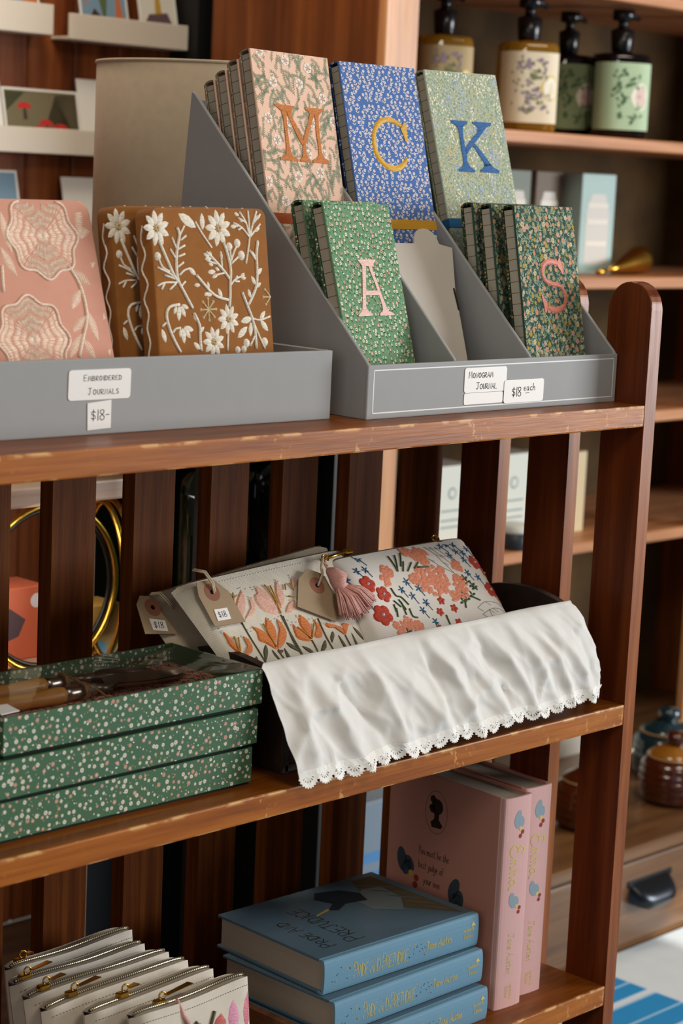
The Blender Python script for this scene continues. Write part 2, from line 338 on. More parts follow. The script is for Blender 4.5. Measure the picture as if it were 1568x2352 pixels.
def print_vines(W, H, rnd):
    P = []; G = plain('sage_ink', '#98a088', .9, .1); Dk = plain('stem_ink', '#8a917e', .9, .1); Wt = plain('cream_ink', '#f1e3d6', .9, .1); Cr = plain('coral_ink', '#e39a85', .9, .1)
    fl = []
    for (x, y) in jit(W, H, .033, rnd, .45): fl.append((x, y))
    for (x, y) in jit(W, H, .0092, rnd, .6):
        a = pi/2+(rnd.random()-.5)*1.5 + (pi if rnd.random() < .25 else 0); l = .012+rnd.random()*.010; bend = (rnd.random()-.5)*3.4
        n = int(l/.0018); pts, _ = arcpts(x, y, a, l, bend, n)
        if any((px-fx)**2+(py-fy)**2 < .0046**2 for px, py in pts for fx, fy in fl): pts = pts[:max(3, n//2)] if rnd.random() < .6 else pts[:2]
        for q in strip(pts, .00042): P.append((0, Dk, q))
        for i in range(1, len(pts)):
            d = atan2(pts[i][1]-pts[i-1][1], pts[i][0]-pts[i-1][0]); ll = .0031*(1-.45*i/len(pts))*(.8+.5*rnd.random())
            for sg in (1, -1): P.append((1, G, leafp(pts[i][0], pts[i][1], d+sg*(.75+.2*rnd.random()), ll, .0010)))
    for x, y in fl:
        for p in petals(x, y, .0056, 6, rnd.random(), .95): P.append((2, Wt, p))
        for k in range(10): P.append((3, Dk, leafp(x, y, 2*pi*k/10, .0027, .0004)))
        P.append((4, Cr, disc(x, y, .0014)))
    return P
def print_sprigs(W, H, rnd):
    P = []; A = plain('blush_ink', '#e6dcdc', .9, .1); Cn = plain('sprig_eye', '#b58b8c', .9, .1); St = plain('sprig_stem', '#a9b4d8', .9, .1)
    for (x, y) in jit(W, H, .0070, rnd, .45):
        a = rnd.random()*2*pi
        for p in petals(x, y, .0019, 5, a, .72): P.append((1, A, p))
        P.append((2, Cn, disc(x, y, .00042, 6)))
        d = -pi/2+(rnd.random()-.5)*1.6; pts, e = arcpts(x, y, d, .0058, (rnd.random()-.5), 4)
        for q in strip(pts[1:], .00035): P.append((0, St, q))
        for sg in (1, -1):
            if rnd.random() < .9: P.append((1, A, leafp(pts[3][0], pts[3][1], d+pi+sg*(.6+.4*rnd.random()),   .0034, .0011)))
    return P
def print_daisies(W, H, rnd, st=.0061, r=.00165, dark='#2c4630', white='#f0ead2', pink='#e3b49c', petal=7, stems=True, pinkp=.3, speck=True):
    P = []; Wt = plain('daisy'+white, white, .9, .1); Pk = plain('daisy'+pink, pink, .9, .1); Dk = plain('daisy'+dark, dark, .9, .1)
    for (x, y) in jit(W, H, st, rnd, .62):
        c = Pk if rnd.random() < pinkp else Wt; rr = r*(.7+.5*rnd.random())
        if stems:
            P.append((0, Dk, leafp(x, y, -pi/2+(rnd.random()-.5), rr*2.1, rr*.45))); P.append((0, Dk, leafp(x+rr*.4, y-rr*1.2, -.5+(rnd.random()-.5), rr*1.2, rr*.5)))
        if rnd.random() < .2:
            P.append((1, c, leafp(x, y, rnd.random()*6, rr*1.4, rr*.8))); continue
        for p in petals(x, y, rr, petal, rnd.random()*2, .8): P.append((1, c, p))
        P.append((2, Dk if c is Wt or rnd.random() < .5 else Wt, disc(x, y, rr*.3, 6)))
    if speck:
        for (x, y) in jit(W, H, st*1.05, rnd, .9): P.append((0, Dk if rnd.random() < .7 else Wt, leafp(x, y, rnd.random()*6, r*.8, r*.4)))
    return P
def print_meadow(W, H, rnd):
    P = []; lc = [plain('meadow_leaf%d' % i, h, .9, .1) for i, h in enumerate(('#86a08a', '#a9b99a', '#6b8870', '#8fa79a'))]
    fc = [plain('meadow_fl%d' % i, h, .9, .1) for i, h in enumerate(('#cfc39e', '#d59a78', '#b39a40', '#cfa894', '#a0986f'))]; Dk = plain('meadow_dark', '#33493d', .9, .1)
    for (x, y) in jit(W, H, .0047, rnd, .9):
        c = rnd.choice(lc); d = pi/2+(rnd.random()-.5)*2.2; l = .0035+.003*rnd.random()
        P.append((0, c, leafp(x, y, d, l, .0013))); P.append((0, c, leafp(x, y, d+.8, l*.8, .0012)))
        if rnd.random() < .5: P.append((0, c, leafp(x, y, d-.8, l*.8, .0012)))
    for i, (x, y) in enumerate(jit(W, H, .0092, rnd, .7)):
        c = rnd.choice(fc); r = .0019+.0016*rnd.random(); n = rnd.choice((5, 6, 9)); a = rnd.random()*2
        P.append((1, Dk, disc(x, y, r*.8)))
        for p in petals(x, y, r, n, a, .8): P.append((2, c, p))
        P.append((3, rnd.choice(fc), disc(x, y, r*.25, 6)))
    for (x, y) in jit(W, H, .008, rnd, .95): P.append((2, fc[rnd.choice((0, 1, 2))], disc(x, y, .0006, 5)))
    return P
def print_misty(W, H, rnd):
    P = []; lc = [plain('misty_leaf%d' % i, h, .9, .1) for i, h in enumerate(('#8ea58c', '#adbba2', '#9db1a4', '#98ab90', '#bcc3a4'))]
    cr = plain('misty_cream', '#f0ead0', .9, .1); pw = plain('misty_blue', '#bcc6de', .9, .1); ye = plain('misty_yellow', '#dcc184', .9, .1); gy = plain('misty_bluegrey', '#a7b5c0', .9, .1)
    for (x, y) in jit(W, H, .0022, rnd, .95): P.append((0, rnd.choice(lc), leafp(x, y, pi/2+(rnd.random()-.5)*3, .0030, .0011)))
    for (x, y) in jit(W, H, .017, rnd, .8):
        c = rnd.choice((cr, cr, pw, pw, ye))
        for k in range(13 if c is cr else 8):
            q = (x+rnd.gauss(0, .0038), y+rnd.gauss(0, .0062)); r = .0011 if c is cr else .0015
            if c is ye: P.append((1, c, leafp(q[0], q[1], rnd.random()*6, .003, .0016)))
            elif c is pw:
                for p in petals(q[0], q[1], .0017, 5, rnd.random(), .9): P.append((2, c, p))
                P.append((3, gy, disc(q[0], q[1], .0004, 5)))
            else: P.append((2, c, disc(q[0], q[1], r, 7)))
    for (x, y) in jit(W, H, .0046, rnd, .95): P.append((1, cr if rnd.random() < .6 else gy, disc(x, y, .0006, 5)))
    return P

# ---------------------------------------------------------------- handwriting: single strokes on a 4 x 6 grid
FT = {'A': [[(0,0),(2,6),(4,0)],[(.8,2.2),(3.3,2.3)]], 'B': [[(0,0),(.2,6)],[(0,5.8),(2.6,5.8),(3.3,4.8),(2.6,3.4),(.2,3.1),(3,2.9),(3.8,1.6),(2.8,.2),(0,0)]], 'C': [[(3.7,5),(2.2,6),(.6,4.9),(0,3),(.6,1),(2.2,0),(3.8,.9)]],
'D': [[(0,0),(.2,6)],[(-.2,5.9),(2.2,5.6),(3.8,4),(3.7,2),(2.2,.3),(-.2,0)]], 'E': [[(3.5,6),(.2,5.9),(0,0),(3.6,.2)],[(.1,3.1),(2.8,3.2)]], 'G': [[(3.7,5),(2.2,6),(.6,4.9),(0,3),(.6,1),(2.2,0),(3.8,.8),(3.8,2.6),(2.2,2.6)]],
'I': [[(1,0),(1,6)]], 'J': [[(.4,6),(4,6)],[(2.4,6),(2.4,1.2),(1.4,0),(.2,1)]], 'L': [[(.2,6),(0,0),(3.4,.1)]], 'M': [[(0,0),(.7,6),(2.2,2),(3.8,6),(4.4,0)]], 'N': [[(0,0),(.3,6),(3.4,.2),(3.7,6)]],
'O': [[(2,6),(.5,5),(0,3),(.5,1),(2,0),(3.5,1),(4,3),(3.5,5),(2,6)]], 'P': [[(0,0),(.2,6),(2.8,5.8),(3.6,4.5),(2.8,3.1),(.1,2.9)]], 'R': [[(0,0),(.2,6),(2.8,5.8),(3.6,4.5),(2.8,3.1),(.1,2.9),(3.8,0)]], 'S': [[(3.4,5.2),(2,6),(.5,5.2),(.6,3.8),(3.2,2.4),(3.5,1),(2,0),(.2,.8)]],
'U': [[(0,6),(.2,1.4),(1.6,0),(3.2,1.2),(3.6,6)]], 'W': [[(0,6),(1,0),(2.2,4),(3.4,0),(4.6,6)]], 'T': [[(0,6),(4,6)],[(2,6),(2,0)]], 'H': [[(0,0),(0,6)],[(3.4,0),(3.4,6)],[(0,3),(3.4,3)]], 'Y': [[(0,6),(1.8,3)],[(3.8,6),(1.2,-.4)]],
'1': [[(1,6),(.9,0)]], '8': [[(2,3.2),(.6,4.2),(.8,5.6),(2,6),(3.2,5.4),(3.1,4.2),(2,3.2),(.5,2),(.4,.8),(1.8,0),(3.4,.7),(3.4,2),(2,3.2)]], '$': [[(3.2,4.6),(1.8,5.2),(.5,4.6),(.6,3.5),(3,2.5),(3.2,1.3),(1.8,.7),(.3,1.4)],[(1.9,6.2),(1.7,-.3)]], '-': [[(.2,2.9),(2.6,3.1)]],
'a': [[(2.6,3),(1.2,3.4),(.2,2),(.6,.4),(1.8,.2),(2.6,1.6),(2.6,3.2),(2.8,.3),(3.4,.3)]], 'c': [[(2.6,2.8),(1.4,3.4),(.2,2),(.8,.2),(2.8,.5)]], 'd': [[(2.6,2.8),(1.2,3.4),(.2,2),(.8,.2),(2.4,1.2),(2.8,6),(2.8,.2)]], 'e': [[(.2,1.7),(2.4,2.2),(1.8,3.4),(.5,2.8),(.2,1.4),(1.2,.1),(2.8,.7)]],
'g': [[(2.6,3),(1.2,3.4),(.2,2),(.8,.4),(2.4,1.4),(2.6,3.2),(2.4,-1.4),(1.2,-2.2),(.2,-1.4)]], 'h': [[(.3,6),(.1,0)],[(.2,1.8),(1.6,3.3),(2.5,2.6),(2.6,0)]], 'i': [[(.5,3.2),(.5,0)],[(.5,4.5),(.6,4.8)]], 'j': [[(1,3.2),(1,-1.2),(0,-2)],[(1,4.5),(1.1,4.8)]], 'k': [[(.2,6),(.1,0)],[(2.4,3.2),(.2,1.6),(2.6,0)]],
'm': [[(.1,3.2),(.1,0)],[(.1,2),(1.2,3.3),(1.7,2.4),(1.7,0)],[(1.7,2),(2.8,3.3),(3.4,2.4),(3.5,0)]], 'n': [[(.1,3.2),(.1,0)],[(.1,2),(1.4,3.3),(2.3,2.4),(2.4,0)]], 'o': [[(1.4,3.3),(.2,2),(.6,.2),(2,.1),(2.7,1.6),(2.2,3),(1.4,3.3)]], 'r': [[(.2,3.2),(.1,0)],[(.2,2),(1.2,3.2),(2,3)]], 's': [[(2.2,3),(1,3.4),(.5,2.5),(2,1.4),(1.8,.2),(.2,.4)]], 't': [[(1,5.4),(.9,.6),(1.8,0),(2.4,.4)],[(0,3.6),(2.2,3.6)]],
'u': [[(.1,3.2),(.3,.6),(1.4,.1),(2.3,1),(2.5,3.2),(2.6,0)]], 'b': [[(.2,6),(.1,.2),(1.6,.1),(2.6,1.6),(1.8,3.1),(.2,2.4)]], 'f': [[(2.2,5.6),(1.2,6),(.8,4.6),(.8,0)],[(0,3.4),(2,3.4)]], 'l': [[(.4,6),(.3,.4),(1,0)]], 'y': [[(.1,3.2),(1.2,.4)],[(2.6,3.2),(.6,-2)]], 'x': [[(0,3.2),(2.4,0)],[(2.4,3.2),(0,0)]], 'w': [[(0,3.2),(.8,0),(1.7,2.6),(2.6,0),(3.4,3.2)]], 'v': [[(0,3.2),(1.2,0),(2.4,3.2)]]}
def write(text, x, y, size, mat, lay=1, w=None, slant=.0, caps=None, track=1.1, xs=1.0, smallcaps=False):
    """text outline strips; size = cap height in metres; returns art list and end x"""
    P = []; cx = x; w = w or size*.09
    for i, ch in enumerate(text):
        if ch == ' ': cx += size*.42*xs; continue
        g = size
        if smallcaps and i and text[i-1] != ' ': g = size*.78
        st = FT[ch]; mxx = max(p[0] for s_ in st for p in s_)
        for s_ in st:
            pts = [(cx+(p[0]+slant*p[1])*g/6*xs, y+p[1]*g/6) for p in s_]
            for q in strip(pts, w): P.append((lay, mat, q))
            for p in pts: P.append((lay, mat, disc(p[0], p[1], w/2, 6)))
        cx += (mxx+track)*g/6*xs
    return P, cx
def rotp(P, ox, oy, a): return [(l, m, [(ox+x*cos(a)-y*sin(a), oy+x*sin(a)+y*cos(a)) for x, y in p]) for l, m, p in P]

# ---------------------------------------------------------------- raised stitching
def puff(mb, fr, u0, v0, u1, v1, w, h, mat, base=.0):
    """a satin-stitch petal or leaf from (u0,v0) to (u1,v1)"""
    dx, dy = u1-u0, v1-v0; T = [(0, 0), (.22, .36), (.5, .5), (.78, .36), (1, 0)]
    vs = []
    for t, q in T: vs.append(fr(u0+dx*t-dy*0, v0+dy*t, base+h*(0 if t in (0, 1) else 1)))
    l = sqrt(dx*dx+dy*dy) or 1e-6; nx, ny = -dy/l*w, dx/l*w
    for t, q in T[1:4]: vs.append(fr(u0+dx*t+nx*q, v0+dy*t+ny*q, base))
    for t, q in T[1:4]: vs.append(fr(u0+dx*t-nx*q, v0+dy*t-ny*q, base))
    mb.add(vs, [(0, 1, 5), (5, 1, 2, 6), (6, 2, 3, 7), (7, 3, 4), (1, 0, 8), (2, 1, 8, 9), (3, 2, 9, 10), (4, 3, 10)], mat, True)
def dome(mb, fr, u, v, r, h, mat, n=10):
    vs = [fr(u+r*cos(2*pi*k/n), v+r*sin(2*pi*k/n), 0) for k in range(n)]+[fr(u+.65*r*cos(2*pi*k/n), v+.65*r*sin(2*pi*k/n), h*.8) for k in range(n)]+[fr(u, v, h)]
    mb.add(vs, [(k, (k+1) % n, n+(k+1) % n, n+k) for k in range(n)]+[(n+k, n+(k+1) % n, 2*n) for k in range(n)], mat, True)
def rope(mb, fr, pts, r, mat, n=6, lift=.25, closed=False, sub=3):
    q = []
    m = len(pts)
    for i in range(m if closed else m-1):
        p0, p1, p2, p3 = pts[i-1] if (i or closed) else pts[0], pts[i], pts[(i+1) % m], pts[(i+2) % m] if (closed or i+2 < m) else pts[-1]
        for k in range(sub):
            t = k/sub; q.append([.5*((2*p1[a])+(-p0[a]+p2[a])*t+(2*p0[a]-5*p1[a]+4*p2[a]-p3[a])*t*t+(-p0[a]+3*p1[a]-3*p2[a]+p3[a])*t**3) for a in (0, 1)])
    if not closed: q.append(pts[-1])
    mb.tube([fr(x, y, r*lift) for x, y in q], r, mat, n=n, closed=closed)
def patch(mb, fr, poly, h, mat, base=0.0):
    """stitched area: low dome over an outline"""
    if len(poly) < 10:
        q = []; m = len(poly)
        for i in range(m):
            p0, p1, p2, p3 = poly[i-1], poly[i], poly[(i+1) % m], poly[(i+2) % m]
            for k in range(3):
                t = k/3; q.append(tuple(.5*((2*p1[a])+(-p0[a]+p2[a])*t+(2*p0[a]-5*p1[a]+4*p2[a]-p3[a])*t*t+(-p0[a]+3*p1[a]-3*p2[a]+p3[a])*t**3) for a in (0, 1)))
        poly = q
    cx = sum(p[0] for p in poly)/len(poly); cy = sum(p[1] for p in poly)/len(poly); n = len(poly)
    ar = sum(poly[i][0]*poly[(i+1) % n][1]-poly[(i+1) % n][0]*poly[i][1] for i in range(n))
    if ar < 0: poly = poly[::-1]
    vs = [fr(p[0], p[1], base) for p in poly]+[fr(cx+(p[0]-cx)*.75, cy+(p[1]-cy)*.75, base+h) for p in poly]+[fr(cx, cy, base+h*1.1)]
    mb.add(vs, [(i, (i+1) % n, n+(i+1) % n, n+i) for i in range(n)]+[(n+i, n+(i+1) % n, 2*n) for i in range(n)], mat, False)
# ================================================================ SETTING
FLZ = -ZO
m_floor = wood('floor_boards', '#2a1a12', '#3a261a', '#4a3222', 'x', .45, .5, coat=.1)
b = MB(); b.box((-3.2, -1.0, -.06), (2.6, 1.44, 0), m_floor); struct(b.build('floor', loc=(0, 0, 0)))
m_panel = wood('wall_panelling', '#5a2a10', '#7a3f1a', '#925228', 'z', .5, .45, coat=0, spec=.25)
b = MB()
x = -2.2
while x < 2.2:
    b.box((x, 1.44, 0), (x+.0905, 1.47, 2.3), m_panel, .004, 1); x += .092
b.box((-2.2, 1.465, 0), (2.2, 1.5, 2.3), plain('groove_dark', '#160b06', .9))
struct(b.build('wall_back'))
b = MB(); b.box((.577, 1.37, 0), (.640, 1.44, 2.3), plain('black_trim', '#0d0c0d', .6)); struct(b.build('trim_1'))

# ================================================================ THE SLATTED SHELF UNIT
S_D, S_M, S_L = '#4a1e09', '#6b2f0e', '#8a4416'
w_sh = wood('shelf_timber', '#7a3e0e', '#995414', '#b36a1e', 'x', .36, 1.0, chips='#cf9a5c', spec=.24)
w_sl = wood('slat_timber', '#44200a', '#5c2e0e', '#774216', 'z', .42, 1.0, spec=.07)
w_po = wood('post_timber', '#491d09', '#602a0e', '#783a15', 'z', .30, .8, spec=.22, front_tint=(2.3, 3.4, 4.8, 1))
unit = thing('display_shelf', 'dark stained wooden slatted display shelf with three boards and a rounded end post', 'shelf', (-.5, .1, FLZ))
OFF = Vector((-.5, .1, FLZ))
def rel(x, y, z): return (x-OFF.x, y-OFF.y, z-OFF.z)
LX = -1.06
for zt in (0.0, -.32, -.6353):
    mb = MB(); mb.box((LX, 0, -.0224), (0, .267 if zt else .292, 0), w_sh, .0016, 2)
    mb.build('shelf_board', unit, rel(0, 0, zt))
for xx in (0.0, LX-.019):
    for k in range(3):
        y0 = k*.096; pts = [(y0, FLZ), (y0+.0551, FLZ)]
        top = .1265
        for i in range(13): a = pi*i/12; pts.append((y0+.02755+.02755*cos(a), top-.02755+.02755*sin(a)))
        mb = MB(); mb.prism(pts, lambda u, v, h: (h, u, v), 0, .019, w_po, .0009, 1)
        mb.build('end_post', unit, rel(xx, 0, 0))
for k in range(11):
    x1 = -.007-.1002*k
    mb = MB(); mb.box((-.0536, 0, FLZ+.02), (0, .0189, -.0226), w_sl, .0010, 1)
    mb.build('back_slat', unit, rel(x1, .2669 if k else .2675, 0))

# ================================================================ TOP SHELF: grey cardboard stands
m_gc = plain('grey_card', '#98999a', .55, .15, var=.03, vs=60)
m_gcd = plain('grey_card_inside', '#7f7d79', .7, .2, var=.04)
m_edge = plain('card_cut_edge', '#a9a296', .8, .2)
m_stk = plain('white_sticker', '#e9e7e4', .45, .3); m_ink = plain('black_pen', '#20202a', .6, .1); m_wl = plain('white_line', '#dedede', .5)
st = thing('display_stand', 'grey cardboard counter stand with stepped compartments and a white lined front', 'display stand', (-.19, .17, 0))
o_ = Vector((-.19, .17, 0)); R = lambda x, y, z: (x-o_.x, y-o_.y, z-o_.z)
DX = [-.379, -.2555, -.1415, -.0055]
side = [(.0395, 0), (.0395, .0500), (.042, .0535), (.291, .2945), (.2955, .2965), (.3005, .24), (.3055, .185), (.318, 0)]
for i, xx in enumerate(DX):
    mb = MB(); pl = side if i in (0, 3) else [(.0425, .004), (.0425, .0495), (.044, .0525)]+side[3:7]+[(.316, .004)]
    mb.prism(pl, lambda u, v, h: (h, u, v), 0, .004, m_gc, .0008, 1)
    mb.build('side_panel' if i in (0, 3) else 'divider', st, R(xx, 0, 0))
mb = MB(); mb.box((-.3792, 0, 0), (-.0013, .0038, .0505), m_gc, .0012, 2)
def frame_line(x0, z0, x1, z1, w): return [(0, m_wl, p) for p in strip([(x0, z0), (x1, z0)], w)+strip([(x1, z0), (x1, z1)], w)+strip([(x1, z1), (x0, z1)], w)+strip([(x0, z1), (x0, z0)], w)]
mb.art(frame_line(-.3712, .0058, -.0075, .0455, .0012), FRONT)
fp = mb.build('front_panel', st, R(0, .0385, 0))
def sticker(parent, loc, poly, arts, label, name='label_sticker', M=None):
    mb = MB(); mb.prism(poly, FRONT, .0002, .0007, m_stk); mb.art(arts, FRONT, .00085); o = mb.build(name, parent, loc); o['label'] = label; return o
def rrect(x0, z0, x1, z1, r, sk=0.0):
    p = []
    for cx, cz, a in ((x1-r, z0+r, -pi/2), (x1-r, z1-r, 0), (x0+r, z1-r, pi/2), (x0+r, z0+r, pi)):
        for k in range(5): t = a+pi/2*k/4; p.append((cx+r*cos(t)+sk*(cz-z0), cz+r*sin(t)))
    return p
a1, _ = write('MONOGRAM', -.2385, .0335, .0062, m_ink, w=.0006, smallcaps=True, track=1.5)
a2, _ = write('JOURNAL', -.2270, .0222, .0066, m_ink, w=.0006, smallcaps=True, track=1.3)
sticker(st, R(0, .0385, 0), rrect(-.2445, .0192, -.1815, .0435, .003), a1+a2, 'white sticker hand-lettered with the words monogram journal')
sticker(st, R(0, .0385, 0), rrect(-.2440, .0078, -.1860, .0188, .002), [], 'blank white sticker below the lettered one', 'blank_sticker')
a1, e = write('$18', -.1730, .0128, .0092, m_ink, w=.0007, track=.8); a2, _ = write('each', e+.003, .0180, .0070, m_ink, w=.0006)
sticker(st, R(0, .0379, 0), rrect(-.1850, .0067, -.1232, .0295, .003), a1+a2+[(1, m_ink, q) for q in strip([(e+.006, .0155), (e+.012, .0160)], .0005)], 'white price sticker reading $18 each', 'price_sticker')
mb = MB(); mb.prism([(.3165, .003), (.3050, .185), (.3000, .24), (.2958, .288), (.2938, .288), (.2972, .24), (.3020, .185), (.3135, .003)], lambda u, v, h: (h, u, v), -.3748, -.0056, m_gc); mb.build('back_panel', st, R(0, 0, 0))
mb = MB(); mb.box((-.375, .043, 0), (-.006, .316, .0022), m_gcd); mb.build('base', st, R(0, 0, 0))
mb = MB(); mb.prism([(.120, .003), (.154, .1385), (.186, .1385), (.303, .080), (.303, .077), (.185, .1355), (.157, .1355), (.123, .003)], lambda u, v, h: (h, u, v), DX[0]+.0045, DX[1]-.0005, m_gcd); mb.build('step', st, R(0, 0, 0))
mb = MB(); mb.box((-.372, .2885, .150), (-.262, .2905, .306), plain('white_card', '#cfcac2', .7), .0003, 1); mb.build('backing_card', st, R(0, 0, 0)) if False else None
for i, y0 in ((2, .130),):
    mb = MB(); xa, xb = DX[i]+.0045, DX[i+1]-.0005
    mb.prism([(y0, .003), (y0+.034, .1385), (.306, .1385), (.306, .1415), (y0+.031, .1415), (y0-.003, .003)], lambda u, v, h: (h, u, v), xa, xb, m_gcd); mb.build('step', st, R(0, 0, 0))
m_pale = plain('pale_card', '#cdc5bb', .75, .2, var=.03)
mb = MB(); n_ = Vector((0, -1, .4)).normalized(); vv = Vector((0, .4, 1)).normalized()
cf = lambda u, v, h: (u, .09+vv.y*v+n_.y*h, vv.z*v+n_.z*h)
out = [(-.2508, .004), (-.166, .004), (-.160, .06), (-.1545, .12), (-.1435, .165), (-.1625, .1685)]
for k in range(9): a = pi*k/8; out.append((-.181+.0185*cos(a), .1690+.0165*sin(a)))
out += [(-.2508, .1695)]
mb.prism(out, cf, -.0025, 0, m_pale, .0006, 1)
mb.art([(0, plain('slot_shadow', '#2a2623', .9), rrect(-.1580, .098, -.1552, .122, .0013))], cf, .0002)
mb.build('card_insert', st, R(0, 0, 0))['label'] = 'pale grey card insert with a rounded thumb tab'
mb = MB(); mb.box((-.2508, .166, .1385), (-.1420, .306, .1410), m_gcd); mb.build('step', st, R(0, 0, 0))

# ---------------------------------------------------------------- monogram journals
LET = {"M":[["p",[[22.79,147.1],[49.45,146.69],[50.11,145.5],[47.64,144.26],[45.94,142.45],[45.39,140.75],[39.37,140.25],[31.56,140.63],[28.55,142.85],[24.44,145.18]]],["p",[[32.1,140.47],[38.62,140.81],[37.7,131.43],[37.14,118.99],[37.49,108.69],[37.77,103.34],[38.97,98.47],[31.57,97.96],[33.17,106.32],[33.49,120.78],[33.47,133.15]]],["p",[[31.57,97.96],[38.97,98.47],[41.3,95.32],[47.49,93.25],[47.05,91.56],[23.18,91.64],[23.34,93.7],[28.41,95.69]]],["p",[[39.12,140.44],[45.42,140.96],[45.23,136.18],[50.75,126.24],[57.33,113.86],[56.97,108.01],[55.23,107.89],[52.0,112.64],[45.88,124.21],[40.36,135.78]]],["p",[[70.45,140.32],[77.12,140.45],[74.75,136.48],[69.09,126.42],[62.41,113.4],[59.64,108.62],[59.32,104.85],[59.98,98.24],[54.2,97.84],[56.1,107.95],[58.04,114.74],[63.0,124.28],[67.84,133.0]]],["p",[[54.2,97.84],[60.27,98.25],[61.25,95.41],[64.46,93.95],[64.06,91.43],[49.74,91.32],[49.96,93.41],[52.65,95.25]]],["p",[[64.87,146.75],[91.17,146.44],[91.19,144.76],[87.47,143.4],[83.74,140.15],[77.08,140.24],[70.16,140.3],[69.4,142.74],[64.85,144.87]]],["p",[[77.38,140.26],[83.46,140.21],[82.09,137.08],[80.96,126.49],[80.97,113.91],[81.07,105.53],[81.55,99.48],[76.56,99.15],[77.3,107.36],[76.71,119.88],[77.29,132.5]]],["p",[[76.56,99.15],[81.58,99.7],[84.57,96.54],[90.62,94.21],[90.11,91.11],[67.22,91.43],[67.63,93.95],[72.83,95.76]]]],"C":[["s",[[[74.38,135.72],[76.03,138.25]],[[67.94,137.82],[71.34,142.18]],[[62.26,140.11],[64.56,144.93]],[[55.28,140.25],[56.35,146.03]],[[48.84,138.17],[46.12,143.55]],[[42.38,133.33],[38.74,138.65]],[[38.62,127.97],[34.04,131.86]],[[36.9,122.37],[31.24,124.15]],[[36.24,117.52],[30.24,116.21]],[[36.95,111.37],[30.87,108.34]],[[40.21,103.94],[33.43,102.27]],[[45.72,98.66],[39.14,95.63]],[[51.64,95.45],[47.45,90.46]],[[57.16,94.99],[56.4,88.38]],[[63.97,96.3],[66.11,90.14]],[[69.71,99.32],[73.61,94.96]],[[73.56,102.26],[77.02,99.27]],[[75.35,104.25],[78.16,102.8]]]],["p",[[79.46,141.4],[81.45,140.64],[82.34,136.5],[81.73,129.48],[81.41,121.43],[77.83,121.26],[76.73,126.78],[74.37,131.89],[73.95,134.66],[76.25,136.87]]]],"K":[["p",[[26.94,146.04],[49.64,145.81],[49.54,142.92],[46.24,141.76],[43.55,139.59],[34.13,139.19],[31.65,141.54],[26.56,143.16]]],["p",[[33.95,139.59],[43.64,140.0],[41.6,135.81],[40.93,129.22],[40.98,116.11],[41.61,109.17],[40.85,100.96],[41.86,98.12],[34.94,97.92],[35.97,104.9],[35.35,113.05],[35.94,125.35],[35.87,134.76]]],["p",[[34.76,98.32],[41.95,98.54],[44.53,95.34],[50.4,92.02],[49.61,89.74],[26.89,90.14],[26.62,92.58],[31.26,94.95]]],["p",[[58.77,145.8],[85.56,145.51],[85.88,143.24],[84.22,142.13],[78.2,140.42],[74.08,137.14],[64.77,135.52],[64.97,138.84],[63.3,141.24],[58.53,143.52]]],["p",[[64.87,135.94],[73.52,137.12],[69.74,132.83],[57.53,123.28],[48.57,115.56],[42.17,109.19],[41.44,115.72],[49.9,123.82],[60.64,132.06]]],["p",[[56.5,121.19],[59.29,118.82],[64.97,112.01],[71.13,104.78],[76.38,98.33],[65.85,96.37],[66.14,100.09],[62.05,106.55],[57.4,112.99],[53.04,118.18]]],["p",[[66.33,99.68],[75.07,99.94],[78.63,95.91],[86.94,92.83],[85.37,89.68],[58.3,90.19],[58.92,92.87],[64.53,95.5]]]],"A":[["p",[[38.59,145.39],[67.1,145.73],[67.18,144.26],[63.5,141.89],[61.28,139.38],[44.22,139.4],[42.64,141.59],[39.39,143.93]]],["p",[[44.43,139.25],[50.58,139.24],[47.39,128.98],[43.45,114.36],[39.69,101.24],[40.07,97.43],[32.75,97.57],[35.81,105.68],[40.56,123.16]]],["p",[[33.08,97.85],[40.89,97.71],[43.16,95.33],[48.47,93.17],[47.76,91.57],[25.36,91.31],[25.45,92.47],[29.82,95.0]]],["p",[[54.53,139.24],[59.99,139.23],[60.54,133.33],[63.97,124.46],[67.55,112.61],[71.0,103.68],[74.05,96.81],[66.03,96.96],[66.22,101.09],[63.96,110.58],[60.38,122.42],[56.15,133.64]]],["p",[[43.82,115.67],[62.91,115.61],[63.63,111.18],[42.57,111.29]]],["p",[[66.12,97.25],[74.39,97.1],[76.98,94.68],[82.28,93.69],[82.39,91.45],[60.38,91.31],[60.36,93.82],[64.52,95.21]]]],"S":[["s",[[[68.05,137.9],[69.86,143.67]],[[62.99,139.68],[63.9,145.44]],[[55.1,140.31],[55.21,146.55]],[[48.79,139.49],[46.62,145.23]],[[44.41,136.78],[40.34,141.52]],[[41.59,132.82],[37.08,135.82]],[[42.19,128.34],[37.1,129.37]],[[46.51,125.06],[40.17,123.88]],[[55.89,122.97],[46.56,119.83]],[[65.42,121.37],[57.64,117.2]],[[72.21,119.03],[67.3,116.33]],[[76.95,114.95],[72.67,113.5]],[[80.65,109.86],[75.01,108.43]],[[81.03,103.79],[75.29,103.39]],[[76.6,95.8],[72.67,99.41]],[[67.73,90.96],[66.95,97.25]],[[56.82,89.69],[57.0,96.45]],[[48.3,91.88],[50.13,97.83]],[[42.62,94.99],[44.65,99.43]]]],["p",[[71.28,146.93],[72.95,146.17],[74.02,141.65],[76.28,136.1],[77.56,130.05],[75.24,129.57],[71.92,134.12],[67.65,138.16],[68.97,143.67]]],["p",[[33.89,109.07],[35.76,109.78],[39.02,105.51],[43.21,101.45],[43.46,97.46],[41.77,94.01],[39.69,90.33],[38.2,90.36],[36.97,98.09],[34.65,105.58]]]]}
m_pg = stripes('grey_pages', '#a39c8c', '#4a453d', 'z', .0112, .055, .8)
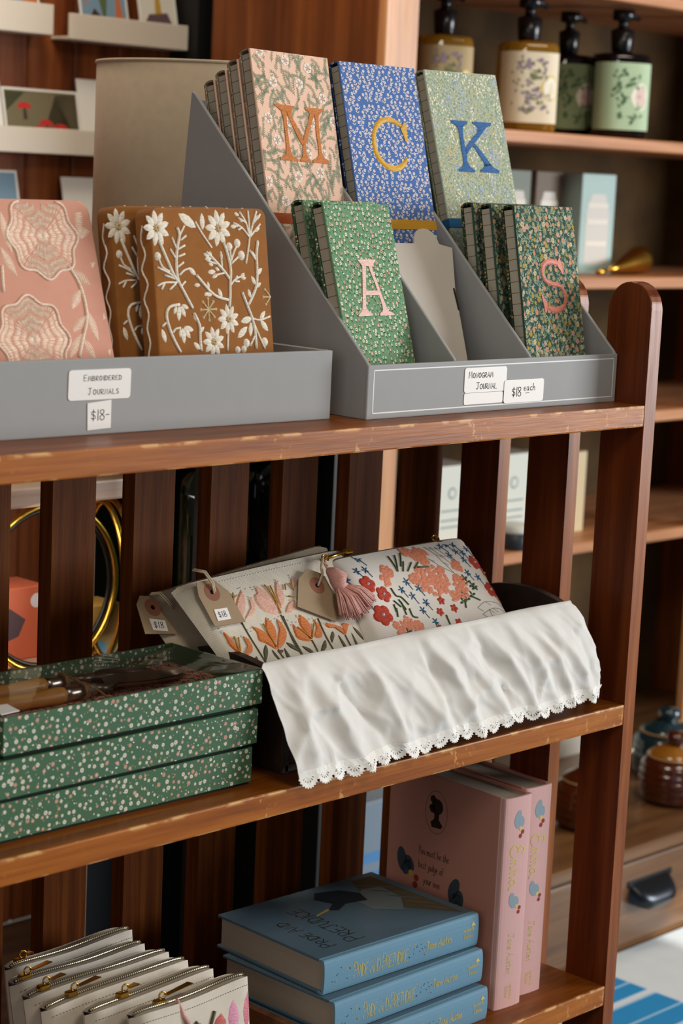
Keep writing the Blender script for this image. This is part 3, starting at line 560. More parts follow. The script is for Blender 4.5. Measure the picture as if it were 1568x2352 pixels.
JW, JH, JT = .106, .2, .0165
def journal(letter, M, label, group, ground, edge, printer, floss, elastic, seed, shared=None, art=True):
    t = thing('monogram_journal', label, 'journal', (0, 0, 0), group, M=M)
    mb = MB(); W, H, T = JW, JH, JT
    mb.box((0, 0, 0), (W, .0024, H), ground, .0008, 2)
    mb.box((0, T-.0024, 0), (W, T, H-.001), edge, .0008, 2)
    hood = [(0, H-.004)]+[(T*.5-T*.5*cos(pi*k/8), H-.004+.0052*sin(pi*k/8)**.7) for k in range(9)]+[(T, H-.004), (T-.0022, H-.004)]+[(T*.5+(T*.5-.0022)*cos(pi*k/8), H-.0045+.0038*sin(pi*k/8)**.7) for k in range(1, 8)]+[(.0022, H-.004)]
    mb.prism(hood, lambda u, v, h: (h, u, v), .0004, W-.0004, edge)
    if printer: mb.art(printer(W, H, random.Random(seed)), FRONT, clip=(.0006, .0006, W-.0006, H-.0006))
    mb.build('cover', t)
    mb = MB(); mb.box((.0008, .0024, .002), (W-.001, T-.0036, H-.0042), m_pg); mb.build('pages', t)
    mb = MB(); z0, z1 = .0290, .0390
    mb.box((-.0007, -.0008, z0), (W+.0007, 0, z1), elastic); mb.box((-.0007, T, z0), (W+.0007, T+.0008, z1), elastic)
    mb.box((-.0007, 0, z0), (0, T, z1), elastic); mb.box((W, 0, z0), (W+.0007, T, z1), elastic); mb.build('elastic_band', t)
    if letter:
        mb = MB(); fr = FRONT
        for kind, pts in LET[letter]:
            P = [[q for q in p] for p in pts]
            if kind == 'p':
                poly = [(p[0]/1000, p[1]/1000) for p in P]
                mb.prism(poly, fr, .0001, .0008, floss)
                patch(mb, fr, poly, .0003, floss, .0008) if False else None
            else:
                vs = []; fs = []; n = 7
                for (a, b2) in P:
                    for k in range(n):
                        s_ = k/(n-1); vs.append(fr((a[0]+(b2[0]-a[0])*s_)/1000, (a[1]+(b2[1]-a[1])*s_)/1000, .0001+.0011*sin(pi*s_)**.6))
                for i in range(len(P)-1):
                    for k in range(n-1): fs.append((i*n+k, i*n+k+1, (i+1)*n+k+1, (i+1)*n+k))
                mb.add(vs, fs, floss, True)
        mb.build('monogram_letter', t)['label'] = 'embroidered letter ' + letter
    return t
gM = cloth('peach_cloth', '#efc7b0', .0007, .06, .2); eM = speckle('vine_edge', '#8d7a68', '#5d5a48', '#c9a690', 300)
gC = cloth('blue_cloth', '#4f74b4', .0007, .08, .2); eC = speckle('sprig_edge', '#263a66', '#9aa6c6', '#1d2c50', 330)
gK = cloth('mist_cloth', '#b6c1aa', .0007, .06, .2); eK = speckle('mist_edge', '#76806a', '#b8bd9b', '#8a9a86', 420)
gA = cloth('green_cloth', '#6a946f', .0008, .10, .3); eA = speckle('daisy_edge', '#3c5a40', '#d5d2b4', '#1f3424', 300, (.26, .34))
gS = cloth('forest_cloth', '#2f4a40', .0007, .08, .2); eS = speckle('meadow_edge', '#2a3a2c', '#8f8a58', '#a0775a', 360)
fM, fC, fK, fA, fS = satin('floss_rust', '#c26c04'), satin('floss_gold', '#dca832'), satin('floss_blue', '#0b5c9e'), satin('floss_pink', '#e6b9ad'), satin('floss_coral', '#d67a66')
el = lambda n, h: stripes(n, h, h, 'z', .0016, .25, .6, 0, .8)
G5 = 'monogram journals in the grey stand'
M0 = poseM((-.3628, .1860, .1451), -.002, .252, -.020)
journal('M', M0, 'peach journal with sage vines and an embroidered rust letter M, front of its row', G5, gM, eM, print_vines, fM, el('band_rust', '#a8470f'), 3)
prev = [('second peach vine journal, just behind the one showing the letter M', .0166, .0102), ('third peach vine journal counted back from the letter M, at the left of the stand', .0330, .0205), ('fourth peach vine journal counted back from the letter M, near the tall stand corner', .0492, .0300)]
def pushed(M, dy, dz, dx=0.0):
    q = M.copy(); q.translation = q.translation + Vector((dx, dy, -dz)); return q
for lb, dy, dz in prev: journal(None, pushed(M0, dy, dz), lb, G5, gM, eM, None, fM, el('band_rust', ''), 4)
MC = poseM((-.2475, .1747, .1420), -.060, .271, -.002)
journal('C', MC, 'blue journal with white sprigs and an embroidered gold letter C', G5, gC, eC, print_sprigs, fC, el('band_gold', '#d19a24'), 5)
journal(None, pushed(MC, .0195, .006), 'second blue sprigged journal behind the one with the letter C', G5, gC, eC, None, fC, el('band_gold', ''), 5)
MK = poseM((-.1135, .1738, .1448), -.092, .306, .010)
journal('K', MK, 'pale misty green floral journal with an embroidered blue letter K', G5, gK, eK, print_misty, fK, el('band_blue', '#0e5a90'), 6)
MA = poseM((-.3725, .0544, .0035), .139, .272, -.007)
journal('A', MA, 'green daisy print journal with an embroidered pink letter A', G5, gA, eA, print_daisies, fA, el('band_pink', '#d99a90'), 7)
journal(None, poseM((-.3733, .0870, .0035), .06, .252, -.002), 'second green daisy journal tucked behind the one with the letter A', G5, gA, eA, lambda W, H, r: print_daisies(W, H, r), fA, el('band_pink', ''), 8)
MS = poseM((-.1285, .0471, .0030), .078, .182, .0)
journal('S', MS, 'dark green meadow flower journal with an embroidered coral letter S', G5, gS, eS, print_meadow, fS, el('band_coral', '#c8705c'), 9)
journal(None, poseM((-.1310, .0760, .0030), .04, .184, 0), 'dark green meadow journal directly behind the one with the letter S', G5, gS, eS, print_meadow, fS, el('band_coral', ''), 10)
journal(None, poseM((-.1318, .1000, .0035), .02, .186, 0), 'third dark green meadow journal, hindmost behind the letter S', G5, gS, eS, print_meadow, fS, el('band_coral', ''), 11)

# ---------------------------------------------------------------- grey tray of embroidered journals
TRM = Matrix.Translation(Vector(Wp(-.4055, .0593, 0))) @ Matrix.Rotation(-.0301, 4, 'Z')
tr = thing('cardboard_tray', 'low grey cardboard tray holding the embroidered journals, handwritten labels on its front', 'tray', (0, 0, 0), M=TRM)
TL_, TD, TH = .46, .135, .0632
mb = MB(); mb.box((-TL_, 0, 0), (0, .004, TH), m_gc, .0012, 2); mb.build('front_wall', tr)
mb = MB(); mb.box((-TL_, TD-.004, 0), (0, TD, TH), m_gc, .0012, 2); mb.build('back_wall', tr)
for xx in (-.004, -TL_):
    mb = MB(); mb.box((xx, .0042, 0), (xx+.004, TD-.0042, TH), m_gc, .001, 1); mb.build('end_wall', tr)
mb = MB(); mb.box((-TL_+.004, .004, 0), (-.004, TD-.004, .002), m_gcd); mb.build('base', tr)
a1, _ = write('EMBROIDERED', -.2815, .0450, .0049, m_ink, w=.0005, smallcaps=True, track=2.0)
a2, _ = write('JOURNALS', -.2770, .0335, .0054, m_ink, w=.0005, smallcaps=True, track=1.9)
sticker(tr, (0, 0, 0), rrect(-.2970, .0292, -.2330, .0543, .003, .02), a1+a2, 'white sticker hand-lettered with the words embroidered journals')
a1, _ = write('$18-', -.2735, .0120, .0088, m_ink, w=.0006, track=.9)
sticker(tr, (0, 0, 0), [(-.2765, .0040), (-.2525, .0050), (-.2525, .0285), (-.2770, .0265)], a1, 'small white price sticker reading $18', 'price_sticker')
T2 = {"brown":{"st":[[[19.8,184.7],[21.2,168.0],[23.5,161.7],[19.4,149.2],[17.3,135.6],[18.4,123.0],[24.8,112.3],[34.0,98.3]],[[14.4,159.7],[18.7,150.2]],[[30.3,169.6],[24.3,161.7]],[[31.7,161.1],[24.6,157.0]],[[29.4,152.7],[20.1,149.2]],[[11.3,149.8],[17.2,141.9]],[[28.7,145.4],[20.3,142.9]],[[26.5,138.1],[18.7,134.0]],[[-1.3,156.6],[4.2,145.2],[14.2,126.2],[18.3,121.9]],[[-13.7,141.2],[-5.6,134.4],[8.6,128.9],[17.0,124.0]],[[-4.0,143.7],[0.3,134.8],[8.7,130.5]],[[-12.6,129.8],[2.5,127.5],[15.5,124.1]],[[-7.1,118.3],[1.9,121.2],[16.7,120.9]],[[7.2,114.8],[15.1,119.9]],[[27.2,121.7],[21.6,117.6]],[[-2.3,115.1],[1.9,120.7]],[[20.3,127.1],[26.6,131.2],[32.8,132.7]],[[41.3,126.7],[48.3,120.2],[58.2,111.5],[67.1,106.9],[79.3,104.4]],[[77.9,155.0],[82.3,144.2],[84.9,130.2],[83.1,119.5],[82.1,108.7],[80.3,97.9]],[[85.4,135.6],[95.5,141.9]],[[85.6,137.7],[91.3,147.4],[94.8,151.7]],[[85.4,151.8],[86.5,138.8]],[[82.6,122.7],[75.5,130.4],[64.0,140.2],[55.4,146.7]],[[76.9,128.2],[64.2,126.3]],[[69.8,135.8],[54.7,139.2]],[[74.1,131.5],[73.9,146.5]],[[83.7,117.3],[90.5,122.5],[101.9,125.6]],[[88.7,120.4],[95.1,120.3]],[[46.8,184.9],[44.2,173.2],[50.9,163.7],[62.7,150.3]],[[112.3,159.1],[108.7,146.1],[105.3,135.8]],[[112.3,159.1],[102.7,167.9],[92.0,172.2]],[[112.3,159.1],[108.7,172.2],[100.9,181.9]],[[112.3,159.1],[112.6,171.1],[112.1,183.0]],[[112.3,159.1],[117.5,171.1],[123.4,182.6]],[[112.3,159.1],[120.2,165.6],[127.2,171.1]],[[108.7,172.2],[98.8,176.5]],[[117.5,171.1],[128.0,179.8]],[[102.7,167.9],[97.8,165.7]],[[122.5,155.8],[119.7,143.8],[119.2,129.6],[117.2,116.5],[109.6,104.7],[104.2,98.8]],[[111.2,147.7],[119.2,138.4]],[[98.1,110.4],[104.1,97.2],[108.8,87.2],[111.6,75.1],[111.8,59.7]],[[108.8,87.2],[119.1,85.2],[132.4,88.0]],[[110.1,83.9],[117.6,69.3],[123.2,59.2]],[[111.3,71.8],[104.0,62.3]],[[15.5,61.0],[6.5,76.1],[1.4,92.0],[5.8,100.2],[17.9,102.0]],[[8.2,78.2],[11.4,81.2],[17.5,82.0]],[[35.2,94.0],[41.0,83.2],[40.7,72.6],[41.1,60.8]],[[76.9,78.6],[74.3,59.3]],[[-15.4,62.5],[-8.9,69.5],[-4.6,83.9],[0.1,86.8]]],"lv":[[32.9,133.7,41.3,126.7],[45.8,118.1,38.2,118.3],[55.1,111.5,49.5,109.0],[56.1,113.6,55.3,121.1],[72.4,105.7,67.8,115.0],[61.2,110.3,51.9,109.5],[24.5,180.0,45.2,168.0],[53.2,180.7,53.4,165.8],[36.1,183.7,42.8,174.3],[46.7,184.3,47.4,175.4],[121.9,149.3,123.4,156.9],[119.2,138.4,114.4,147.1],[118.0,125.3,126.7,131.7],[117.2,116.5,111.5,124.8],[117.0,114.3,123.9,118.6],[109.6,104.7,106.4,113.5],[119.1,85.2,127.2,93.2],[119.9,85.2,129.6,74.9],[134.0,86.9,137.8,92.8],[109.6,87.2,94.1,84.5],[107.6,84.0,105.6,70.9],[102.4,79.8,88.8,70.5],[40.4,85.4,34.5,94.6],[41.1,76.8,47.0,81.9],[41.2,61.9,32.8,68.7],[17.8,100.9,16.5,87.8],[19.3,100.9,25.1,91.2],[20.8,101.4,29.5,98.5],[14.8,101.0,11.1,93.8],[20.4,81.9,21.4,68.1],[21.9,81.8,29.3,72.5],[22.0,82.3,33.8,79.2],[18.2,81.4,16.7,73.6],[52.2,145.7,59.6,142.4],[53.3,140.3,62.6,141.3],[57.6,137.1,63.5,134.9],[60.1,147.7,61.9,142.3],[74.0,147.6,74.8,139.0],[56.0,129.1,66.1,129.5],[61.0,124.2,69.0,127.3],[65.7,133.2,70.9,130.4],[94.0,125.7,90.3,120.4],[102.9,127.7,97.0,123.5],[104.9,123.3,98.5,122.9],[93.6,171.6,99.6,168.9],[88.6,169.0,96.5,168.9],[94.4,180.8,100.6,178.7],[126.9,167.8,118.5,164.6],[128.7,178.8,121.1,175.5],[100.3,175.4,106.4,173.3],[-4.8,81.8,-8.7,71.5],[-4.8,81.8,-0.7,70.1],[130.5,76.5,136.7,71.9],[134.0,174.4,139.3,170.0],[131.5,165.6,138.9,165.6]],"dots":[[-4.0,143.7,3.8],[100.4,143.3,4.4],[95.9,154.1,4.1],[85.3,151.2,3.9],[123.7,65.2,4.4],[99.8,65.2,4.1],[136.1,144.2,3.4],[134.9,131.5,3.4],[87.8,59.7,3.4],[95.7,59.9,3.4]],"dais":[[72.8,167.4,16.5],[-3.2,167.5,15.7],[78.5,87.2,13.8],[58.0,68.1,13.8]],"snow":[[53.7,96.6,9.4],[134.9,105.6,9.4]]},"pink":{"med":[[91.8,163.2],[65.9,75.2]],"st":[[[112.9,137.8],[120.8,122.0],[123.4,105.4],[122.2,91.0],[115.8,76.8],[107.9,59.2]],[[46.5,137.9],[43.7,115.5]]],"lv":[[129.9,162.5,133.5,192.3],[130.5,161.0,143.1,175.7],[137.4,135.6,144.1,159.7],[118.0,133.5,131.8,121.2],[121.6,117.7,109.6,100.6],[122.9,94.6,106.5,81.3],[124.5,98.2,130.5,72.9],[114.5,79.0,99.5,59.5],[115.4,74.7,124.0,58.0],[139.9,59.6,140.5,95.7],[53.7,182.9,58.4,149.1],[47.9,153.3,59.5,129.4]]},"tulip":{"pale":[[[77.3,153.7],[61.1,139.1],[56.4,127.8],[57.9,119.9],[69.1,130.8],[76.5,142.9]],[[81.3,143.5],[76.0,129.8],[62.9,121.0],[77.0,124.9],[84.7,133.4],[84.9,141.8]],[[95.2,154.9],[92.9,146.8],[88.1,145.0],[86.5,136.8],[92.7,126.3],[111.1,121.3],[108.7,138.6],[103.9,148.9]],[[124.6,157.2],[116.1,143.6],[114.3,126.9],[121.1,130.8],[126.1,142.3]],[[135.9,132.4],[127.4,131.1],[117.4,121.6],[130.1,122.2]],[[147.5,158.0],[141.4,150.1],[141.0,144.0],[148.7,149.2]]],"org":[[[67.4,114.4],[70.5,108.0],[68.3,98.8],[75.0,94.9],[86.8,86.5],[85.3,99.8],[78.6,109.2]],[[91.3,121.1],[84.1,108.3],[85.7,92.6],[93.6,98.6],[97.1,110.0]],[[103.2,118.1],[102.7,109.2],[89.9,92.0],[88.2,86.3],[100.2,91.6],[108.7,101.1],[108.2,110.8]],[[29.6,115.9],[30.5,106.9],[31.7,98.6],[39.7,86.9],[37.0,97.8],[34.3,108.7]],[[50.4,106.3],[52.9,98.8],[46.1,90.5],[41.0,86.6],[51.6,87.3],[57.2,93.5],[56.7,101.8]],[[120.0,109.8],[117.9,99.8],[119.7,92.6],[134.6,88.1],[128.6,100.5],[122.3,104.9]],[[133.1,117.1],[128.3,106.3],[134.5,90.4],[141.5,99.7],[140.2,110.3]],[[148.1,109.8],[148.2,101.0],[140.5,91.8],[148.8,89.4],[153.2,95.6],[152.8,103.8]],[[160.4,103.9],[162.7,97.7],[173.9,96.1],[180.6,86.9],[180.1,96.3]],[[180.6,86.9],[190.0,94.9],[193.4,97.9],[182.1,99.6]]],"gold":[[[106.4,153.5],[110.7,139.5],[111.1,121.3]],[[112.9,151.4],[112.6,132.0]],[[63.8,150.7],[58.4,139.5]],[[67.4,147.8],[59.5,144.1]],[[55.3,145.9],[54.9,119.8]],[[132.1,150.1],[129.6,144.3]],[[137.8,150.6],[140.4,142.8]],[[129.3,137.0],[136.4,136.0]],[[39.1,106.8],[38.2,89.4]],[[43.8,104.9],[39.4,91.6]],[[83.1,114.5],[86.6,88.9]],[[123.7,104.7],[135.9,90.2]],[[145.9,104.8],[136.5,91.2]]],"stem":[[[57.6,119.4],[59.3,103.8],[61.4,91.7],[64.1,75.4]],[[112.6,118.6],[112.7,105.3],[112.1,91.0],[115.8,73.6]],[[88.2,86.3],[88.4,81.5],[90.9,74.0]],[[110.8,120.3],[112.4,102.9],[116.7,73.7]],[[154.6,109.4],[154.9,89.6],[157.1,74.2]],[[135.3,89.1],[136.3,83.2],[136.8,74.0]],[[180.6,86.9],[180.8,82.2],[181.6,73.3]]],"leaf":[[[74.1,93.2],[67.1,86.0],[64.7,76.4],[72.6,84.0],[75.6,90.6]],[[79.9,87.6],[79.6,81.7],[83.0,74.7],[85.0,75.5]],[[97.0,87.3],[94.7,79.3],[95.4,73.9],[99.9,73.8]],[[102.3,92.5],[104.7,86.1],[114.8,79.7],[110.2,87.7]],[[56.2,83.7],[51.5,79.1],[55.9,77.9]],[[86.2,85.4],[88.4,81.5],[94.5,84.1],[92.3,85.7]],[[103.1,91.7],[106.8,85.5],[114.4,79.8],[109.9,88.4]],[[120.0,85.7],[123.7,79.4],[133.1,72.8],[129.0,80.9]],[[152.4,86.5],[144.5,80.8],[139.8,74.1],[150.0,78.8]],[[166.4,93.7],[159.8,87.7],[159.4,82.0],[166.6,89.0]],[[171.8,88.8],[171.0,83.7],[171.8,74.8],[175.6,74.8]],[[191.0,88.8],[189.9,82.0],[188.9,72.7],[192.4,73.4]],[[197.0,95.0],[198.8,86.5],[204.9,78.5],[203.8,86.9]]]},"tag":{"t1":[[20.1,165.4],[41.9,165.5],[54.3,150.8],[58.4,118.1],[18.9,118.6],[15.5,151.3]],"c1":[33.4,152.7],"k1":[[26.1,135.1],[42.8,134.9],[41.9,123.1],[24.9,123.2]],"s1":[[21.2,177.7],[30.9,171.7],[34.3,159.4],[34.9,151.0]],"t2":[[-32.1,162.4],[-23.8,170.6],[-13.3,168.0],[-6.8,148.5],[1.2,126.5],[-36.8,132.0]],"k2":[[-25.1,146.2],[-7.6,141.6],[-9.3,130.5],[-26.1,134.1]],"c2":[-15.1,156.6],"t3":[[167.5,161.2],[149.6,152.2],[131.7,123.7],[172.6,101.5],[188.3,115.2],[186.0,149.9],[182.3,154.0]],"c3":[169.9,141.9],"s3":[[192.9,169.4],[181.4,157.7],[178.9,150.8],[170.3,141.3]],"head":[192.7,141.9],"neck":[190.9,135.0],"skirt":[[184.2,128.8],[201.7,132.3],[232.2,118.0],[224.2,110.1],[212.9,104.5],[194.0,99.0],[180.8,97.4],[174.2,104.2]],"pull":[[197.2,168.9],[242.2,176.2]],"cord":[[192.9,169.4],[191.2,158.8],[194.5,148.8]]},"floral":{"red":[[27.0,111.9,10],[41.2,98.1,9.5],[26.5,75.9,12],[190.7,116.8,9],[193.5,82.6,9.5],[201.6,105.8,6.5]],"rs":[[113.2,79.4],[105.0,67.8],[125.4,68.4],[122.8,52.1],[93.9,50.0]],"coral":[[107.9,110.7,13],[125.4,108.2,12],[113.2,97.7,14],[126.3,97.3,11],[101.0,99.5,9],[91.5,108.5,6],[149.3,93.9,11],[147.5,84.9,9],[133.3,80.9,6],[109.6,136.6,9],[121.0,138.2,9],[117.1,127.1,6],[60.7,122.1,8],[53.2,112.6,7],[53.7,61.8,8],[39.6,59.7,8],[65.4,56.9,8],[158.4,114.3,8],[203.5,70.1,7],[102.6,142.2,7]],"star":[[156.3,142.0],[175.3,142.6],[158.0,129.2],[171.6,132.1],[180.2,130.1],[175.2,120.5],[169.1,104.9],[181.8,98.4],[191.3,134.9],[165.3,143.9],[79.5,107.3],[68.5,99.8],[78.7,90.7],[91.5,97.9],[92.4,81.1],[83.1,73.5],[92.5,58.5],[6.1,122.9],[23.0,129.1],[4.6,133.0],[16.1,89.7],[31.6,149.0],[37.2,143.3],[34.6,128.7]],"gr":[[[76.3,140.4],[75.1,120.0]],[[85.3,140.0],[75.1,120.0]],[[94.8,141.7],[82.8,125.0]],[[89.7,130.2],[82.0,119.0]],[[99.2,127.3],[88.0,118.2]],[[107.9,126.1],[98.3,119.7]],[[102.5,120.4],[118.6,118.7]],[[54.9,103.4],[56.7,94.1],[62.6,91.7],[67.8,81.9]],[[50.1,89.1],[56.0,80.8]],[[47.6,85.0],[46.0,76.4]],[[48.5,80.4],[44.4,70.7]],[[59.3,86.2],[57.8,71.5]],[[57.6,89.5],[61.1,77.0]],[[66.1,77.7],[65.3,68.8],[71.3,66.4]],[[110.6,63.1],[109.8,49.7]],[[156.4,77.3],[166.2,71.2]],[[143.9,73.1],[141.2,65.9]],[[165.4,88.4],[170.3,83.7]]],"gl":[[160.1,98.5],[166.3,89.8],[146.6,80.4],[159.1,78.5],[142.1,73.4],[148.3,74.0],[48.8,52.3],[168.1,86.4],[161.8,93.6]],"gy":[[[132.5,144.4],[138.7,132.6],[141.4,121.4],[149.4,106.2]],[[139.7,143.4],[144.1,131.9],[150.3,120.1]],[[146.8,142.5],[152.2,129.2],[156.6,123.9]],[[124.6,128.4],[133.4,117.8],[144.0,110.1]],[[157.2,63.4],[172.5,68.7],[190.6,65.9]],[[159.8,55.3],[178.7,60.0],[191.4,58.0]],[[172.4,59.4],[172.3,51.7]],[[188.7,149.6],[199.7,141.8],[202.4,133.4]],[[193.3,150.6],[206.3,145.7]]]}}
m_br = cloth('rust_linen', '#97602a', .0011, .30, .6); m_thr = satin('cream_wool', '#e8dfcf', .75); m_thb = satin('beige_wool', '#cdb68c', .75)
def padded(W, H, T, mat, name, parent, rc=.009):
    mb = MB(); o = rrect(0, 0, W, H, rc)
    mb.prism(o, lambda u, v, h: (u, -h, v), -T, 0, mat, .0035, 3, True)
    ob = mb.build(name, parent); return ob
def stitched(parent, D, mb, fr, clip):
    k = .001; ok = lambda u, v: clip[0] < u < clip[2] and clip[1] < v < clip[3]
    for s_ in D['st']:
        p = [(a*k, c*k) for a, c in s_ if ok(a*k, c*k)]
        if len(p) > 1: rope(mb, fr, p, .0010 if len(p) < 4 else .0014, m_thr)
    for a, c, e, f in D['lv']:
        if ok(a*k, c*k) and ok(e*k, f*k): puff(mb, fr, a*k, c*k, e*k, f*k, max(.0032, .0010+.34*k*sqrt((a-e)**2+(c-f)**2)), .0013, m_thr)
    for a, c, r in D['dots']:
        if ok(a*k, c*k): dome(mb, fr, a*k, c*k, r*k, .002, m_thr)
    for a, c, r in D['dais']:
        if not ok(a*k, c*k): continue
        n = 9
        for i in range(n):
            w = 2*pi*i/n+.3; puff(mb, fr, a*k+.15*r*k*cos(w), c*k+.15*r*k*sin(w), a*k+r*k*cos(w), c*k+r*k*sin(w), r*k*.40, .0016, m_thr)
        for i in range(7): w = 2*pi*i/7; dome(mb, fr, a*k+.12*r*k*cos(w), c*k+.12*r*k*sin(w), r*k*.09, .0022, m_thb, 6)
    for a, c, r in D['snow']:
        for i in range(8):
            w = 2*pi*i/8
            if ok(a*k+r*k*cos(w), c*k+r*k*sin(w)):
                rope(mb, fr, [(a*k, c*k), (a*k+r*k*cos(w), c*k+r*k*sin(w))], .0008, m_thb); dome(mb, fr, a*k+r*k*cos(w), c*k+r*k*sin(w), .0016, .0012, m_thb, 6)
BW, BH, BT = .146, .185, .019
def brown(pos, yaw, lean, roll, label):
    t = thing('embroidered_journal', label, 'journal', (0, 0, 0), 'embroidered journals in the tray', M=poseM(pos, yaw, lean, roll) @ Matrix.Translation((-.010, 0, 0)))
    padded(BW, BH, BT, m_br, 'cover', t)
    mb = MB(); stitched(t, T2['brown'], mb, lambda u, v, h: (u+.010, -h, v), (-.008, .003, .1335, .1835))
    # the sprays continue round the spine and over the top edge
    mb.build('embroidery', t)['label'] = 'cream wool flowers and sprigs'; mb = MB()
    for z0 in (0,):
        rope(mb, lambda u, v, h: (-h, BT-u, v), [(.006+.0045*(k % 2)+.001*sin(k*2.3), .008+.0125*k) for k in range(14)], .0009, m_thr)
    mb.build('spine_embroidery', t); mb = MB()
    for xx in (.02, .045, .075, .1, .12): puff(mb, lambda u, v, h: (u, v, BH+h), xx, .004, xx+.008, .013, .005, .0012, m_thr)
    mb.build('edge_embroidery', t)
    return t
brown((-.5831, .0746, .0032), .070, .128, .012, 'rust brown linen journal with raised cream wool flowers, nearer of the two')
brown((-.6030, .1020, .0032), .066, .128, .010, 'rust brown linen journal with cream flowers, half hidden behind its twin')
m_pk = cloth('pink_felt', '#d49a86', .0009, .10, .25); m_pt = satin('shell_thread', '#f2dcc8', .7)
pk = thing('embroidered_journal', 'pale pink felt journal with two large scalloped cream medallions', 'journal', (0, 0, 0), 'embroidered journals in the tray', M=poseM((-.7754, .0849, .0045), -.045, .322, .005))
padded(.145, .195, .019, m_pk, 'cover', pk, .012)
mb = MB(); fr = lambda u, v, h: (u, -h, v); rn = random.Random(4)
def stitch(u0, v0, u1, v1, w=.0008): puff(mb, fr, u0, v0, u1, v1, w, .0007, m_pt)
def inside(u, v): return .002 < u < .1425 and .003 < v < .1925 and not (u > .134 and v > .184)
for cu, cv in T2['pink']['med']:
    cu *= .001; cv *= .001
    Rr = lambda w, s_=1.0: .0335*s_*(1+.07*cos(8*w))
    ring = [(cu+Rr(2*pi*i/96)*cos(2*pi*i/96), cv+1.05*Rr(2*pi*i/96)*sin(2*pi*i/96)) for i in range(96)]
    run = []
    for p in ring+ring[:1]:
        if inside(*p): run.append(p)
        else:
            if len(run) > 2: rope(mb, fr, run, .0011, m_pt, sub=1)
            run = []
    if len(run) > 2: rope(mb, fr, run, .0011, m_pt, sub=1)
    for n, ra, rb in ((150, .80, .95), (120, .62, .82), (84, .40, .60), (52, .22, .42), (26, .02, .2)):
        for i in range(n):
            w = 2*pi*(i+.4*rn.random())/n; sk = .045*(1 if (i*8//n) % 2 else -1)
            a, c = Rr(w, ra), Rr(w+sk, rb); p = (cu+a*cos(w), cv+1.05*a*sin(w)); q = (cu+c*cos(w+sk), cv+1.05*c*sin(w+sk))
            if inside(*p) and inside(*q): stitch(p[0], p[1], q[0], q[1], .0012)
for s_ in T2['pink']['st']: rope(mb, fr, [(a*.001, c*.001) for a, c in s_ if inside(a*.001, c*.001)], .0013, m_pt)
for a, c, e, f in T2['pink']['lv']:
    a, c, e, f = a*.001, c*.001, e*.001, f*.001; l = sqrt((e-a)**2+(f-c)**2); d = atan2(f-c, e-a); n = int(l/.0016)
    for i in range(n):
        t_ = i/n; w = .0085*sin(pi*min(1, t_*.9+.08)); px_, pz_ = a+(e-a)*t_, c+(f-c)*t_
        p = (px_-sin(d)*w*.55, pz_+cos(d)*w*.55); q = (px_+sin(d)*w*.55+cos(d)*.002, pz_-cos(d)*w*.55+sin(d)*.002)
        if inside(*p) and inside(*q): stitch(p[0], p[1], q[0], q[1], .0014)
mb.build('embroidery', pk)['label'] = 'cream thread medallions and leaves'
# ================================================================ MIDDLE SHELF
Z2 = -.32
